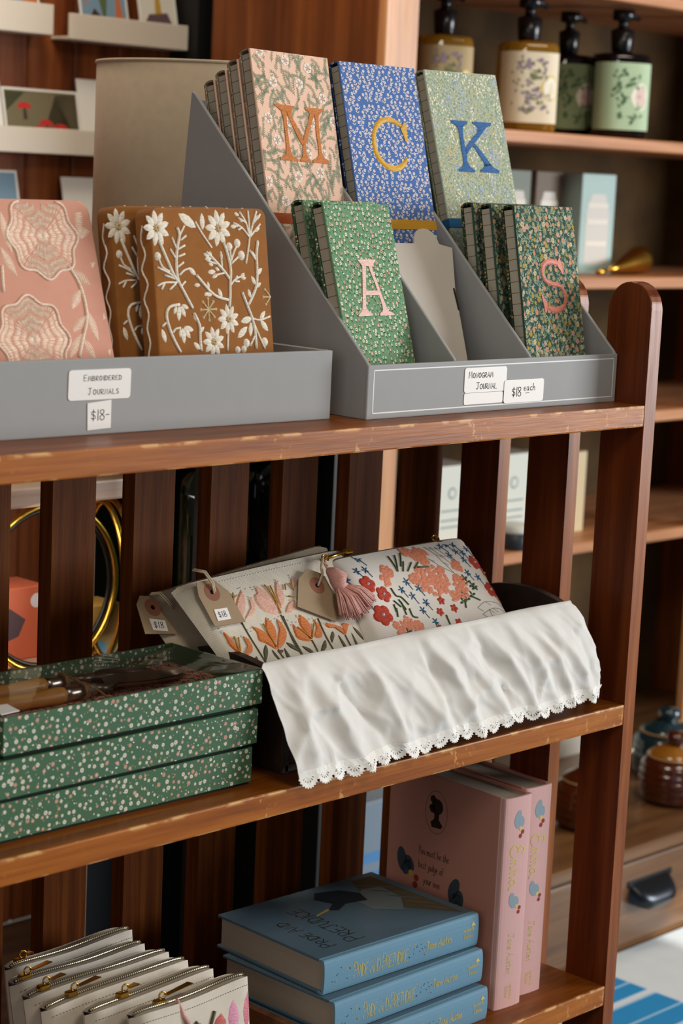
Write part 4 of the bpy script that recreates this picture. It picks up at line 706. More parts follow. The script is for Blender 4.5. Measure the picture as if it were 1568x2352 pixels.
# ---------------------------------------------------------------- green floral gift boxes
m_gb = plain('green_box_paper', '#3f6446', .55, .3); m_bd = plain('dark_card', '#15201a', .8, .2)
def gift_box(xr, y0, z0, label, seed, full=False):
    W, D, H = .283, .1245, .0345
    t = thing('gift_box', label, 'gift box', (xr-W/2, y0, z0), 'green floral gift boxes')
    x0, x1 = -W/2, W/2; zb = .0030
    mb = MB()
    mb.box((x0, 0, zb), (x1, .002, H), m_gb, .0004, 1); mb.box((x0, D-.002, zb), (x1, D, H), m_gb, .0004, 1)
    mb.box((x0, .002, zb), (x0+.002, D-.002, H), m_gb); mb.box((x1-.002, .002, zb), (x1, D-.002, H), m_gb)
    pr = print_daisies(W, H-zb, random.Random(seed), .0072, .0018, '#c2b184', '#efe9da', '#d9a898', 6, False, .33, True)
    mb.art(pr, lambda u, v, h: (x0+u, -h, zb+v), clip=(.0003, .0003, W-.0003, H-zb-.0003))
    pr = print_daisies(W, H-zb, random.Random(seed+1), .0072, .0018, '#c2b184', '#efe9da', '#d9a898', 6, False, .33, True)
    mb.art(pr, lambda u, v, h: (x1-u, D-.002-h, zb+v), clip=(.003, .0003, W-.003, H-zb-.0003))
    pr = print_daisies(D, H-zb, random.Random(seed+2), .0072, .0018, '#c2b184', '#efe9da', '#d9a898', 6, False, .33, False)
    mb.art(pr, lambda u, v, h: (x0-h, D-u, zb+v), clip=(.0003, .0003, D-.0003, H-zb-.0003))
    mb.build('box_walls', t)
    mb = MB(); mb.box((x0+.003, .003, 0), (x1-.003, D-.003, .0044), m_bd); mb.build('box_base', t)
    if full:
        lin = plain('liner_pink', '#cf9680', .8, .2); li = plain('liner_ink', '#5c3a30', .9, .1); rn = random.Random(2)
        mb = MB(); mb.box((x0+.002, .002, .0050), (x1-.002, D-.002, .0165), lin); P = []
        for (x, y) in jit(W-.006, D-.006, .0058, rn, .5):
            pts, _ = arcpts(x, y, rn.random()*6.3, .006, 2*(rn.random()-.5), 4)
            P += [(0, li, q) for q in strip(pts, .0005)]
            for p in pts[1:]: P.append((1, li, leafp(p[0], p[1], rn.random()*6.3, .0024, .0011)))
        mb.art(P, lambda u, v, h: (x0+.003+u, .003+v, .0165+h), clip=(0, 0, W-.006, D-.006)); mb.build('paper_liner', t)
        mb = MB()
        mb.grid(lambda u, v: (x0+W*u, D*v, H+.0006+.0035*sin(pi*u)*sin(pi*v)**.8+.0012*sin(9*u+4*v)*sin(pi*u)*sin(pi*v)), 40, 18, film('clear_film'))
        mb.build('clear_lid', t)['label'] = 'clear plastic lid'
        mb = MB(); mb.prism([(x0+.001, .004), (x0+.020, .006), (x0+.024, .028), (x0+.003, .030)], lambda u, v, h: (u, v, H+.0015+h), 0, .0006, m_stk); mb.build('corner_sticker', t)
    else:
        mb = MB(); mb.box((x0+.002, .002, H-.002), (x1-.002, D-.002, H-.001), m_gb); mb.build('box_top', t)
    return t
gift_box(-.5155, .0297, Z2, 'green floral gift box at the bottom of the stack of three', 11)
gift_box(-.5110, .0290, Z2+.0348, 'green floral gift box in the middle of the stack of three', 21)
gift_box(-.5050, .0310, Z2+.0698, 'topmost green floral gift box with a clear plastic lid showing garden tools', 31, True)
# tools inside the open box
m_tw = wood('tool_handle_wood', '#a86c34', '#c4873f', '#d6a05a', 'x', .4, 1.0, coat=.1); m_st = plain('steel', '#b9b2a4', .3, .5, 1.0); m_dk = plain('dark_steel', '#6b5f52', .35, .5, .7)
def tool(name, label, y, x0, x1, blade):
    t = thing(name, label, 'garden tool', (x0, y, Z2+.0698+.0167), None)
    L = x1-x0; mb = MB(); r = .0076
    mb.tube([(0, 0, r), (.004, 0, r), (.03, 0, r), (.06, 0, r), (.092, 0, r), (.100, 0, r)], [.0034, .0062, .0076, .0065, .0076, .0062], m_tw, 14); mb.build('handle', t)
    mb = MB(); mb.tube([(.098, 0, r), (.104, 0, r), (.132, 0, r)], [.0066, .0062, .0050], m_st, 14); mb.build('ferrule', t)
    mb = MB()
    if blade == 'trowel':
        mb.tube([(.13, 0, r), (.15, 0, r-.001)], .0042, m_dk, 8)
        mb.grid(lambda u, v: (.148+u*(L-.148), (v-.5)*2*.0165*sin(pi*min(.97, .22+.75*u))**.7*(1 if u < .98 else .2), .003+.010*abs(v-.5)**1.6*2+.004*(1-u)), 16, 10, m_dk); mb.grid(lambda u, v: (.148+u*(L-.148), (v-.5)*2*.0165*sin(pi*min(.97, .22+.75*u))**.7*(1 if u < .98 else .2), .002+.010*abs(v-.5)**1.6*2+.004*(1-u)), 16, 10, m_dk, flip=True)
    else:
        mb.tube([(.13, 0, r), (.155, 0, r-.001)], .0042, m_dk, 8)
        for s_ in (-1, 0, 1): mb.tube([(.152, 0, r-.001), (.17, s_*.008, r), (.19, s_*.011, r-.002), (L, s_*.011, .003)], [.0042, .0038, .0034, .0015], m_dk, 8)
    mb.build('blade' if blade == 'trowel' else 'fork_head', t)
    mb = MB()
    for q in (0, .0022): mb.tube([(.118+q+.0006*sin(4*k), .0074*cos(2*pi*k/14), r+.0074*sin(2*pi*k/14)) for k in range(14)], .0011, plain('twine', '#8d6f47', .9), 6, True)
    mb.tube([(.12, -.003, r+.0072), (.127, -.014, .009), (.134, -.020, .0015)], .0011, plain('twine', ''), 6); mb.build('twine_tie', t)
tool('garden_trowel', 'wooden handled garden trowel lying nearest the front inside the clear-lidded box', .093, -.778, -.545, 'trowel')
tool('garden_fork', 'wooden handled garden fork lying behind the trowel inside the clear-lidded box', .128, -.772, -.550, 'fork')

# ---------------------------------------------------------------- dark trug
m_trug = wood('trug_wood', '#1a0f0a', '#261710', '#352218', 'x', .5, .8, coat=.05)
tg = thing('wooden_trug', 'dark wooden trug with rounded raised ends, lined with the white cloth', 'basket', (-.2535, .11, Z2))
q = lambda x, y, z: (x+.2535, y-.11, z)
mb = MB(); mb.box(q(-.470, .034, .001), q(-.038, .196, .009), m_trug, .001, 1); mb.build('base', tg)
for yy, h, nm in ((.034, .101, 'front_wall'), (.188, .092, 'back_wall')):
    mb = MB(); mb.box(q(-.4635, yy, .009), q(-.0455, yy+.008, h), m_trug, .0015, 2); mb.build(nm, tg)
for xx, pk_, yc, sh in ((-.4735, .1000, .130, .089), (-.0455, .1150, .116, .098)):
    pts = [(.034, 0), (.034, sh-.006)]
    for k in range(1, 16):
        y = .034+(.196-.034)*k/16; pts.append((y, sh-.006+(pk_-sh+.006)*max(0, sin(pi*k/16))**.7))
    pts += [(.196, sh-.006), (.196, 0)]
    mb = MB(); mb.prism(pts, lambda u, v, h: (h+.2535, u-.11, v), xx, xx+.0095, m_trug, .0015, 2); mb.build('end_board', tg)

# ---------------------------------------------------------------- white cloth with lace
m_wc = cloth('white_cotton', '#e2dfda', .00095, .08, .35); m_lace = cloth('lace_cotton', '#f2efe9', .0008, .08, .4)
rn = random.Random(12)
RID = [(.055, -.01, .020, .0035, 0), (.135, .06, .026, .0060, .05), (.20, .09, .020, -.0035, .1), (.285, .03, .022, .0055, 0), (.37, .10, .028, .0050, .1), (.455, .02, .018, -.003, 0), (.50, .05, .022, .0055, .0), (.575, .08, .020, .0045, .1), (.64, .03, .016, -.003, 0), (.685, .06, .020, .0055, .05), (.765, .05, .022, .0050, 0), (.83, .03, .016, .0040, .1), (.885, .05, .02, .0050, .0), (.95, .02, .018, -.003, 0)]
def cloth_pt(s, t):
    """s along the trug, t<0 inside the rim, 0 at the rim, 1 at the lace edge"""
    if t < 0:
        k = -t; xl, xr = -.506+.036*min(1, k*3), -.066; y = .030+.02*min(1, 1.6*k)**.7; z = -.2110+.0065*s-.03*k**1.5
        y += .0015*sin(17*s+3*k)
        return Vector((xl+(xr-xl)*s, y, z+.0012*sin(23*s)*k))
    xl = -.509+.018*t; xr = -.066+.030*t+.012*sin(pi*t)
    f = 0.0
    for s0, d, w, A, t0 in RID: f += 1.7*A*math.exp(-abs((s-s0-d*1.6*(t-.4))/w)**1.5)*min(1, max(0, t-t0+.05)*2.6)
    f += .0012*sin(74*s+2*t)*max(0, t-.62)*2.6 + .0008*sin(131*s+1)*max(0, t-.62)*2.2
    cz = 1-abs(mnoise.noise(Vector((s*11+t*1.3, t*2.2-s*2, 7.7))))*1.9; f += .0042*max(0, cz)**4*min(1, t*3+.2)
    cz = 1-abs(mnoise.noise(Vector((s*23-t*2.1, t*2.6, 3.1))))*1.9; f += .0022*max(0, cz)**4*min(1, t*3+.1)
    f += .0008*mnoise.noise(Vector((s*95, t*2, 9.2)))*max(0, t-.58)*2.4
    f += .0030*mnoise.noise(Vector((s*9, t*3.2, 1.7)))*min(1, t*3)+.0018*mnoise.noise(Vector((s*26, t*7, 4.2)))*min(1, t*3)
    f *= 1-.45*min(1, max(0, (t-.66)/.3))
    y = .0275-.0315*t**.9-.006*(1-s)*t - f
    if t < .12: y += .0025*(1-t/.12)
    z0 = -.2105+.0065*s; z1 = -.3205+.0170*s
    z = z0+(z1-z0)*t+.0015*sin(31*s)*t - (.0025*(1-min(1, t/.06)) if t < .06 else 0)
    # corner folds round the right end
    if s > .95: y += .012*((s-.95)/.05)**2*t
    return Vector((xl+(xr-xl)*s, y, z))
cl = thing('lace_cloth', 'white cotton cloth with a lace edge draped over the front of the trug', 'cloth', (-.28, .02, -.21))
cq = lambda p: (p.x+.28, p.y-.02, p.z+.21)
mb = MB(); NS, NT = 150, 56; T0, T1 = -.5, .872
def cpt(u, v, h=0.0):
    t = T0+(T1-T0)*v; p = cloth_pt(u, t)
    return cq(Vector((p.x, p.y+h, p.z)))
mb.grid(lambda u, v: cpt(u, v), NS, NT, m_wc); mb.grid(lambda u, v: cpt(u, v, .0007), NS, NT, m_wc, flip=True)
mb.build('cloth_panel', cl)
LL = .455; LH = .0185
def lacefr(p, qd, h):
    s = min(1, max(0, p/LL)); t = .860+.150*qd/LH; a = cloth_pt(s, t); return cq(Vector((a.x+(p/LL-s)*LL, a.y-h, a.z)))
mb = MB(); ncs = 23; wv = LL/ncs
def lp(poly): mb.prism(poly, lacefr, -.0004, .0004, m_lace)
for i in range(92): lp([(LL*i/92, 0), (LL*(i+1)/92, 0), (LL*(i+1)/92, .0058), (LL*i/92, .0058)])
for i in range(ncs):
    c = wv*(i+.5); cy = .0052
    lp([(c+.0044*cos(pi*k/8), cy+.0040*sin(pi*k/8)) for k in range(9)])
    for k in range(7):
        a = radians(12+26*k); d = (cos(a), sin(a)); n_ = (-d[1]*.00080, d[0]*.00080)
        lp([(c+d[0]*.0030+n_[0], cy+d[1]*.0030+n_[1]), (c+d[0]*.0082+n_[0], cy+d[1]*.0090+n_[1]), (c+d[0]*.0082-n_[0], cy+d[1]*.0090-n_[1]), (c+d[0]*.0030-n_[0], cy+d[1]*.0030-n_[1])])
    for k in range(10):
        a, a2 = pi*k/10, pi*(k+1)/10
        lp([(c+.0066*cos(a), cy+.0076*sin(a)), (c+.0101*cos(a), cy+.0118*sin(a)), (c+.0101*cos(a2), cy+.0118*sin(a2)), (c+.0066*cos(a2), cy+.0076*sin(a2))])
    for k in range(11):
        a = pi*(k+.5)/11; lp(disc(c+.0105*cos(a), cy+.0121*sin(a), .00085, 6))
    lp([(c+wv/2-.0034, .0055), (c+wv/2+.0034, .0055), (c+wv/2+.0012, .0095), (c+wv/2-.0012, .0095)])
mb.build('lace_trim', cl)['label'] = 'scalloped crochet lace edging'

# ---------------------------------------------------------------- embroidered zip pouches in the trug
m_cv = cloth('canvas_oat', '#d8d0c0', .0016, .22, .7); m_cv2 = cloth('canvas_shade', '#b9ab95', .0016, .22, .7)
m_zip = stripes('zip_teeth', '#c9bb98', '#3a3126', 'x', .0022, .38, .3, .7, .9); m_tape = cloth('zip_tape', '#7c6a58', .0009, .15, .4)
m_brass = plain('brass', '#c79a3e', .25, .5, 1.0)
class Pouch:
    def __init__(s, c, bf, bb, top=.45): s.c = c; s.bf = bf; s.bb = bb; s.top = top
    def uv(s, i, j):
        a, b_, c_, d = s.c; return tuple((a[k]*(1-i)+b_[k]*i)*j+(d[k]*(1-i)+c_[k]*i)*(1-j) for k in (0, 1))
    def pf(s, i, j):
        e = max(0, 1-abs(2*i-1)**s.bx)**.5; f = min(1, j/.2)**.5 if j < .2 else (1 if j < .7 else s.top+(1-s.top)*(1-((j-.7)/.3)**2))
        return e*f
    def inv(s, u, v):
        i = j = .5
        for _ in range(14):
            p = s.uv(i, j); e = 1e-4; pi_, pj = s.uv(i+e, j), s.uv(i, j+e)
            a, b_, c_, d = (pi_[0]-p[0])/e, (pj[0]-p[0])/e, (pi_[1]-p[1])/e, (pj[1]-p[1])/e; det = a*d-b_*c_
            du, dv = u-p[0], v-p[1]; i += (d*du-b_*dv)/det; j += (a*dv-c_*du)/det
        return i, j
    wav = 0.0; ph = 0.0; bx = 9
    def wob(s, i, j): return .0012*sin(9*i+3*j)*s.pf(i, j)+s.wav*sin(2*pi*i*1.1+s.ph)*j*j
    def sag(s, i, j): return -.004*(abs(2*i-1)**14)*j+s.wav*.55*sin(2*pi*i*.9+s.ph+1.2)*j*j
    def fr(s, u, v, h):
        i, j = s.inv(u, v); i = min(1, max(0, i)); j = min(1, max(0, j)); return (u, -(s.bf*s.pf(i, j)+s.wob(i, j)+h), v+s.sag(i, j))
    def body(s, mat, parent, liner=None):
        mb = MB()
        def F(i, j): u, v = s.uv(i, j); v += s.sag(i, j); return (u, -(s.bf*s.pf(i, j)+s.wob(i, j)), v)
        def G(i, j): u, v = s.uv(i, j); v += s.sag(i, j); return (u, s.bb*s.pf(i, j)-s.wob(i, j), v)
        mb.grid(F, 36, 20, mat); mb.grid(G, 36, 20, mat, flip=True); mb.build('pouch_body', parent)
        mb = MB(); mb.grid(lambda i, k: tuple(F(.03+.94*i, 1)[a]*(1-k)+G(.03+.94*i, 1)[a]*k-(.001 if a == 2 else 0) for a in range(3)), 24, 2, liner or m_tape); mb.build('zip_tape', parent)
        mb = MB()
        def tp(i, k, dz): p, g = F(i, 1), G(i, 1); return (p[0]*(1-k)+g[0]*k, p[1]*(1-k)+g[1]*k, p[2]+dz)
        mb.tube([tp(.03+.94*n/30, .42, .0008) for n in range(31)], .0017, m_zip, 6); mb.build('zip', parent)
        return s
def pouch_thing(label, pos, yaw, lean, roll, group='zip pouches in the trug', name='zip_pouch'):
    return thing(name, label, 'pouch', (0, 0, 0), group, M=poseM(pos, yaw, lean, roll))
mm = lambda p: (p[0]*.001, p[1]*.001)
Vn = Vector((0, -cos(.65), sin(.65)))
m_kraft = plain('kraft_card', '#9c866b', .8, .2, var=.08, vs=300); m_eye = plain('eyelet_paper', '#8a5a48', .8, .2); m_hole = plain('hole_dark', '#140d0a', .9, .1); m_str = plain('cotton_string', '#cbbca0', .9, .1)
def kraft_tag(parent, poly, hole, h, text=None, stk=None, string=None, rot=0.0, label=None):
    c = (sum(p[0] for p in poly)/len(poly), sum(p[1] for p in poly)/len(poly))
    fr = lambda u, v, k: (u, -(h+k), v)
    mb = MB(); mb.prism([mm(p) for p in poly], fr, 0, .0007, m_kraft); hu, hv = mm(hole)
    mb.art([(0, m_eye, disc(hu, hv, .0092, 20)), (1, m_hole, disc(hu, hv, .0024, 12))], at(fr, 0, 0, .0007)); tgo = mb.build('price_tag', parent)
    if label: tgo['label'] = label
    if stk:
        P = [mm(p) for p in stk]; mb = MB(); mb.prism(P, fr, .0009, .0013, m_stk)
        w = sqrt((P[1][0]-P[0][0])**2+(P[1][1]-P[0][1])**2); a = atan2(P[1][1]-P[0][1], P[1][0]-P[0][0])
        ar, e = write(text, 0, 0, w*.36, m_ink, w=w*.03, track=1.2)
        k = w*.62/max(e, 1e-6); cu, cv = sum(p[0] for p in P)/4, sum(p[1] for p in P)/4
        ar = [(l, m, [((x-e/2), (y-w*.18)) for x, y in p]) for l, m, p in ar]
        mb.art(rotp(ar, cu, cv, a*.6), at(fr, 0, 0, .0014)); o = mb.build('price_sticker', tgo); o['label'] = 'white sticker reading ' + text
    if string:
        mb = MB(); S = [mm(p) for p in string]; n = len(S)
        for d in (0, .0022): mb.tube([(u+d, -(h+.001+.004*sin(pi*k/(n-1))), v+d*.5) for k, (u, v) in enumerate(S)], .0009, m_str, 6)
        mb.build('tag_string', parent)
TG = T2['tag']
# the pouch behind
off = Vector((-.5, .06, -.30)) - Vn*.034
p2 = pouch_thing('plain backed oatmeal zip pouch behind the tulip pouch, its $18 tag half in shade', off, .03, .65, 0)
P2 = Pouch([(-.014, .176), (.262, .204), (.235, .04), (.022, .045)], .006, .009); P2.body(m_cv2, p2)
sh2 = [ -12.0, 2.0]
mv = lambda L, du, dv: [[p[0]+du, p[1]+dv] for p in L]
kraft_tag(p2, mv(TG['t2'], 8, 6), [TG['c2'][0]+8, TG['c2'][1]+6], .0085, '$18', mv(TG['k2'], 8, 6), [[-4, 176], [4, 174], [10, 164], [16, 158]], label='brown card tag with an $18 sticker')
# tulip pouch
pu = pouch_thing('oatmeal canvas zip pouch embroidered with orange and blush tulips, pink tassel on its zip', (-.5, .06, -.30), .03, .65, 0)
PT = Pouch([(-.001, .1685), (.2435, .1815), (.213, .040), (.036, .046)], .011, .010); PT.body(m_cv, pu)
D = T2['tulip']; f_pale, f_or, f_gd, f_lf = satin('floss_blush', '#d8a894'), satin('floss_orange', '#cf7433'), satin('floss_ochre', '#bf8a2c'), satin('floss_olive', '#55513a')
def okp(L): return [mm(p) for p in L]
mb = MB()
for k, m_ in (('pale', f_pale), ('org', f_or)):
    for poly in D[k]: patch(mb, PT.fr, okp(poly), .0012, m_)
for poly in D['leaf']: patch(mb, PT.fr, okp(poly), .0009, f_lf)
for s_ in D['stem']: rope(mb, PT.fr, okp(s_), .0009, f_lf)
for s_ in D['gold']: rope(mb, PT.fr, okp(s_), .0008, f_gd, lift=1.6)
rn = random.Random(3); m_bead = plain('white_bead', '#d7d9da', .3, .5)
for k in ('pale', 'org'):
    for poly in D[k]:
        tu, tv = max(poly, key=lambda p: p[1])
        for _ in range(4): dome(mb, PT.fr, tu*.001+rn.gauss(0, .003), tv*.001+rn.gauss(-.001, .002), .0009, .0012, m_bead, 6)
mb.build('embroidery', pu)['label'] = 'orange and blush tulips with olive leaves'
mb = MB()
for i in range(60):
    i0, i1 = .03+.94*i/60, .03+.94*(i+.5)/60; a, c = PT.uv(i0, .955), PT.uv(i1, .955); mb.tube([PT.fr(a[0], a[1], .0002), PT.fr(c[0], c[1], .0002)], .0004, m_cv, 4)
mb.build('top_stitching', pu)
kraft_tag(pu, TG['t1'], TG['c1'], .0145, '$18', TG['k1'], TG['s1'], label='brown card tag with an $18 sticker')
kraft_tag(pu, TG['t3'], TG['c3'], .0150, None, None, TG['s3'], label='blank brown card tag beside the tassel')
m_tas = satin('tassel_rose', '#d19c92', .6)
tas = MB(); hd, nk = mm(TG['head']), mm(TG['neck']); sk = [mm(p) for p in TG['skirt']]
tas.tube([(hd[0]-.007, -.022, hd[1]+.012), (hd[0]-.004, -.024, hd[1]+.008), (hd[0], -.025, hd[1]), (nk[0], -.024, nk[1]), (nk[0]+.002, -.024, nk[1]-.004)], [.003, .0065, .0098, .0072, .0078], m_tas, 16)
a0, a1_ = sk[2], sk[7]; rn = random.Random(8)
for i in range(150):
    t_ = rn.random(); tip = (a1_[0]+(a0[0]-a1_[0])*t_+rn.gauss(0, .0012), a1_[1]+(a0[1]-a1_[1])*t_-.010*sin(pi*t_)+rn.gauss(0, .0015)); y = -.0215-.008*rn.random()
    st_ = (nk[0]+.0075*(t_-.5)*2, nk[1]-.002+.003*(t_-.5)); mid = (st_[0]*.5+tip[0]*.5+.003*(t_-.5), st_[1]*.5+tip[1]*.5+.0025)
    tas.tube([(st_[0], -.024+(y+.024)*.4, st_[1]), (mid[0], y-.001, mid[1]), (tip[0], y+.002, tip[1])], .00075, m_tas, 5)
to = tas.build('tassel', pu); to['label'] = 'dusty pink thread tassel'
mb = MB(); cd = [mm(p) for p in TG['cord']]
for d in (-.0012, .0012): mb.tube([(cd[0][0]+d, -.014, cd[0][1]), (cd[1][0]-d, -.019, cd[1][1]), (hd[0]-.007+d, -.022, hd[1]+.011)], .0011, m_tas, 6)
mb.build('tassel_cord', pu)
mb = MB(); pa, pb = mm(TG['pull'][0]), mm(TG['pull'][1])
mb.tube([(pa[0], -.015, pa[1]), (pb[0], -.008, pb[1])], .0017, m_brass, 8); mb.tube([(pa[0]+.004*cos(2*pi*k/14), -.016, pa[1]+.004*sin(2*pi*k/14)) for k in range(14)], .0008, m_brass, 6, True)
mb.box((pb[0]-.005, -.010, pb[1]-.003), (pb[0]+.006, -.001, pb[1]+.003), m_brass, .001, 1); mb.build('zip_pull', pu)
# floral pouch
fp_ = pouch_thing('white zip pouch embroidered with red and coral flowers and blue sprigs', (-.2941, .0712, -.2776), -.05, .69, .03)
m_cw = cloth('canvas_white', '#e2dcd4', .0012, .10, .4)
PF = Pouch([(.001, .1485), (.202, .1500), (.208, .020), (.000, .035)], .014, .010, .35); PF.body(m_cw, fp_, cloth('rosy_tape', '#7b6358', .0009, .15, .4))
F = T2['floral']; f_r, f_c, f_b, f_g, f_gy, f_w = satin('floss_red', '#b43a22'), satin('floss_salmon', '#dd8a6a'), satin('floss_teal', '#1f5b82'), satin('floss_green', '#3c5230'), satin('floss_slate', '#8b8d90'), satin('floss_ice', '#c9d3de')
mb = MB(); k = .001; lim = lambda u, v: PF.uv(0, .5)[0]+.004 < u < .204 and .022 < v < .147
for n, (u, v, r) in enumerate(F['red']):
    u, v, r = u*k, v*k, r*k
    for i in range(5):
        w = 2*pi*i/5+n; 
        if lim(u+r*.6*cos(w), v+r*.6*sin(w)): patch(mb, PF.fr, [(u+r*.55*cos(w)+r*.5*cos(w2), v+r*.55*sin(w)+r*.5*sin(w2)) for w2 in [2*pi*q/10 for q in range(10)]], .0009, f_r)
    dome(mb, PF.fr, u, v, r*.16, .0024, f_w, 8)
rn = random.Random(6)
for u, v, r in F['coral']:
    for i in range(int(10+r*2.6)):
        a = rn.random()*2*pi; q = r*k*sqrt(rn.random())*.9; x, y = u*k+q*cos(a), v*k+q*sin(a)
        w = rn.random()*6.3
        if lim(x, y): puff(mb, PF.fr, x-.003*cos(w), y-.003*sin(w), x+.003*cos(w), y+.003*sin(w), .0046, .0005, f_c, .0001*(i % 4))
for u, v in F['rs']:
    for i in range(5):
        w = 2*pi*i/5+u; x, y = u*k+.0055*cos(w), v*k+.0055*sin(w)
        if lim(x, y): puff(mb, PF.fr, u*k, v*k, x, y, .0042, .0009, f_r)
for u, v in F['star']:
    for i in range(5):
        w = 2*pi*i/5+v; x, y = u*k+.0052*cos(w), v*k+.0052*sin(w)
        if lim(x, y) and lim(u*k, v*k): puff(mb, PF.fr, u*k, v*k, x, y, .0020, .0009, f_b)
    if lim(u*k+.004, v*k-.010): rope(mb, PF.fr, [(u*k, v*k), (u*k+.002, v*k-.005), (u*k+.004, v*k-.010)], .0005, f_b)
for S in F['gr']:
    S = [mm(p) for p in S if lim(p[0]*k, p[1]*k)]
    if len(S) > 1: rope(mb, PF.fr, S, .0010, f_g)
for u, v in F['gl']:
    for w in (.3, 1.8, 3.4):
        x, y = u*k+.006*cos(w), v*k+.006*sin(w)
        if lim(x, y): puff(mb, PF.fr, u*k, v*k, x, y, .0032, .0009, f_g)
for S in F['gy']:
    S = [mm(p) for p in S if lim(p[0]*k, p[1]*k)]
    if len(S) > 1:
        rope(mb, PF.fr, S, .0004, f_gy)
        for (x, y) in S:
            if lim(x+.006, y-.005): rope(mb, PF.fr, [(x, y), (x+.006, y-.005)], .00035, f_gy)
mb.build('embroidery', fp_)['label'] = 'red, coral and blue flower stitching'
mb = MB(); c = PF.uv(.80, 1); mb.tube([(c[0]+.0045*cos(2*pi*i/14), -.002, c[1]+.005+.0042*sin(2*pi*i/14)) for i in range(14)], .0011, m_brass, 6, True); mb.box((c[0]-.004, -.005, c[1]-.002), (c[0]+.005, .003, c[1]+.0015), m_brass, .0008, 1); mb.build('zip_pull', fp_)
p4 = pouch_thing('second white floral zip pouch, only its top corner showing behind the red flowered one', Vector((-.2941, .0712, -.2776)) - Vector((0, -cos(.69), sin(.69)))*.030, -.05, .69, .03)
P4 = Pouch([(.012, .148), (.200, .153), (.203, .02), (.02, .02)], .005, .008); P4.body(m_cw, p4)
# ================================================================ BOTTOM SHELF
Z3 = -.6353
m_bl = cloth('blue_bookcloth', '#6a91a8', .0010, .06, .25, .55, .0); m_blc = plain('blue_cover_paper', '#4c6473', .5, .4, var=.05); m_pp = stripes('book_paper', '#a89a8a', '#8b7f71', 'x', .0011, .35, .9, 0, .3)
m_gold = plain('gold_foil', '#e0c46c', .32, .6, .45); m_foil = plain('bronze_foil', '#4a3a24', .35, .5, .6); m_bird = plain('slate_ink', '#1c2630', .6, .2); m_sand = plain('sand_ink', '#57503c', .6, .2); m_mist = plain('mist_ink', '#68757a', .6, .2)
def book(name, label, group, M, H, D, T, mc, ms, spine, cover, rounded=.0022, front_art=None, cover_side='front'):
    t = thing(name, label, 'book', (0, 0, 0), group, M=M)
    bt = .0030
    for x0 in (0, T-bt):
        mb = MB(); mb.box((x0, .0085, 0), (x0+bt, D, H), mc, .0008, 2)
        mb.prism([(x0, .0085), (x0+bt, .0085), (x0+bt-.0007, .0055), (x0+(.0007 if x0 else .0007), .0055)], lambda u, v, h: (u, v, h), 0, H, ms)
        if cover and ((x0 == 0) == (cover_side == 'back')):
            mb.art(cover, (lambda u, v, h: (T+h, u, v)) if x0 else (lambda u, v, h: (-h, D-u, v)), .0001)
        mb.build('cover_board', t)
    mb = MB()
    out = [(0, .0060)]+[(T/2-T/2*cos(pi*k/10), .0030-rounded*sin(pi*k/10)**.8-.0006) for k in range(11)]+[(T, .0060), (T-.0022, .0062)]+[(T/2+(T/2-.0022)*cos(pi*k/10), .0050-rounded*sin(pi*k/10)**.8) for k in range(11)]+[(.0022, .0062)]
    mb.prism(out, lambda u, v, h: (u, v, h), 0, H, ms, 0, 1)
    def spf(u, v, h):
        c = max(-1, min(1, 1-2*v/T)); a = math.acos(c); return (v, .0030-rounded*sin(a)**.8-.0006-h, H-u)
    mb.art(spine, spf, .00015); mb.build('spine', t)
    mb = MB(); mb.box((bt, .0045, .003), (T-bt, D-.0035, H-.003), m_pp); mb.build('page_block', t)
    return t
def flatM(pos, yaw):
    X = Vector((cos(yaw), sin(yaw), 0)); Y = Vector((-sin(yaw), cos(yaw), 0)); o = Vector(pos)+X*.2195
    return Matrix(((0, Y.x, -X.x, o.x), (0, Y.y, -X.y, o.y), (1, 0, 0, o.z+ZO), (0, 0, 0, 1)))
def blue_spine():
    P = []
    a, e = write('PRIDE AND PREJUDICE', .040, .0085, .0165, m_gold, w=.0009, track=.9, xs=.42, smallcaps=True); P += a
    a, e = write('Jane Austen', .142, .0135, .0085, m_gold, w=.0009, xs=.62); P += a
    a, e = write('wordsworth', .196, .0195, .0042, m_gold, w=.00055, xs=.62); P += a
    a, e = write('Editions', .198, .0120, .0046, m_gold, w=.0006, xs=.66); P += a
    P += [(1, m_gold, [(.2080, .0240), (.2145, .0240), (.2110, .0285)])]
    rn = random.Random(5)
    for x0, x1, n in ((.010, .036, 16), (.116, .140, 18)):
        for _ in range(n): P.append((1, m_bird if rn.random() < .6 else m_gold, disc(x0+(x1-x0)*rn.random(), .009+.016*rn.random(), .0006, 5)))
    return P
def blue_cover():
    # front cover: u away from the spine, v towards the head
    P = []
    a, e = write('PRIDE AND', .026, .180, .0165, m_foil, w=.0011, xs=.85, smallcaps=True, track=1.2); P += a
    a, e = write('PREJUDICE', .024, .142, .0225, m_foil, w=.0012, xs=.80, smallcaps=True, track=1.2); P += a
    P.append((0, m_sand, [(.012, .010), (.150, .012), (.150, .040), (.110, .060), (.060, .050)]))
    P.append((1, m_mist, [(.055, .055), (.085, .030), (.120, .026), (.125, .050), (.100, .078), (.075, .080)]))
    P.append((2, m_bird, [(.098, .066), (.118, .058), (.138, .070), (.146, .098), (.132, .112), (.112, .104), (.100, .120), (.094, .112), (.104, .092)]))
    P.append((2, m_gold, [(.100, .118), (.094, .142), (.097, .141), (.104, .119)]))
    for k in range(5): P += [(1, m_mist, q) for q in strip([(.03+.02*k, .016), (.05+.022*k, .03+.004*k)], .0012)]
    return P
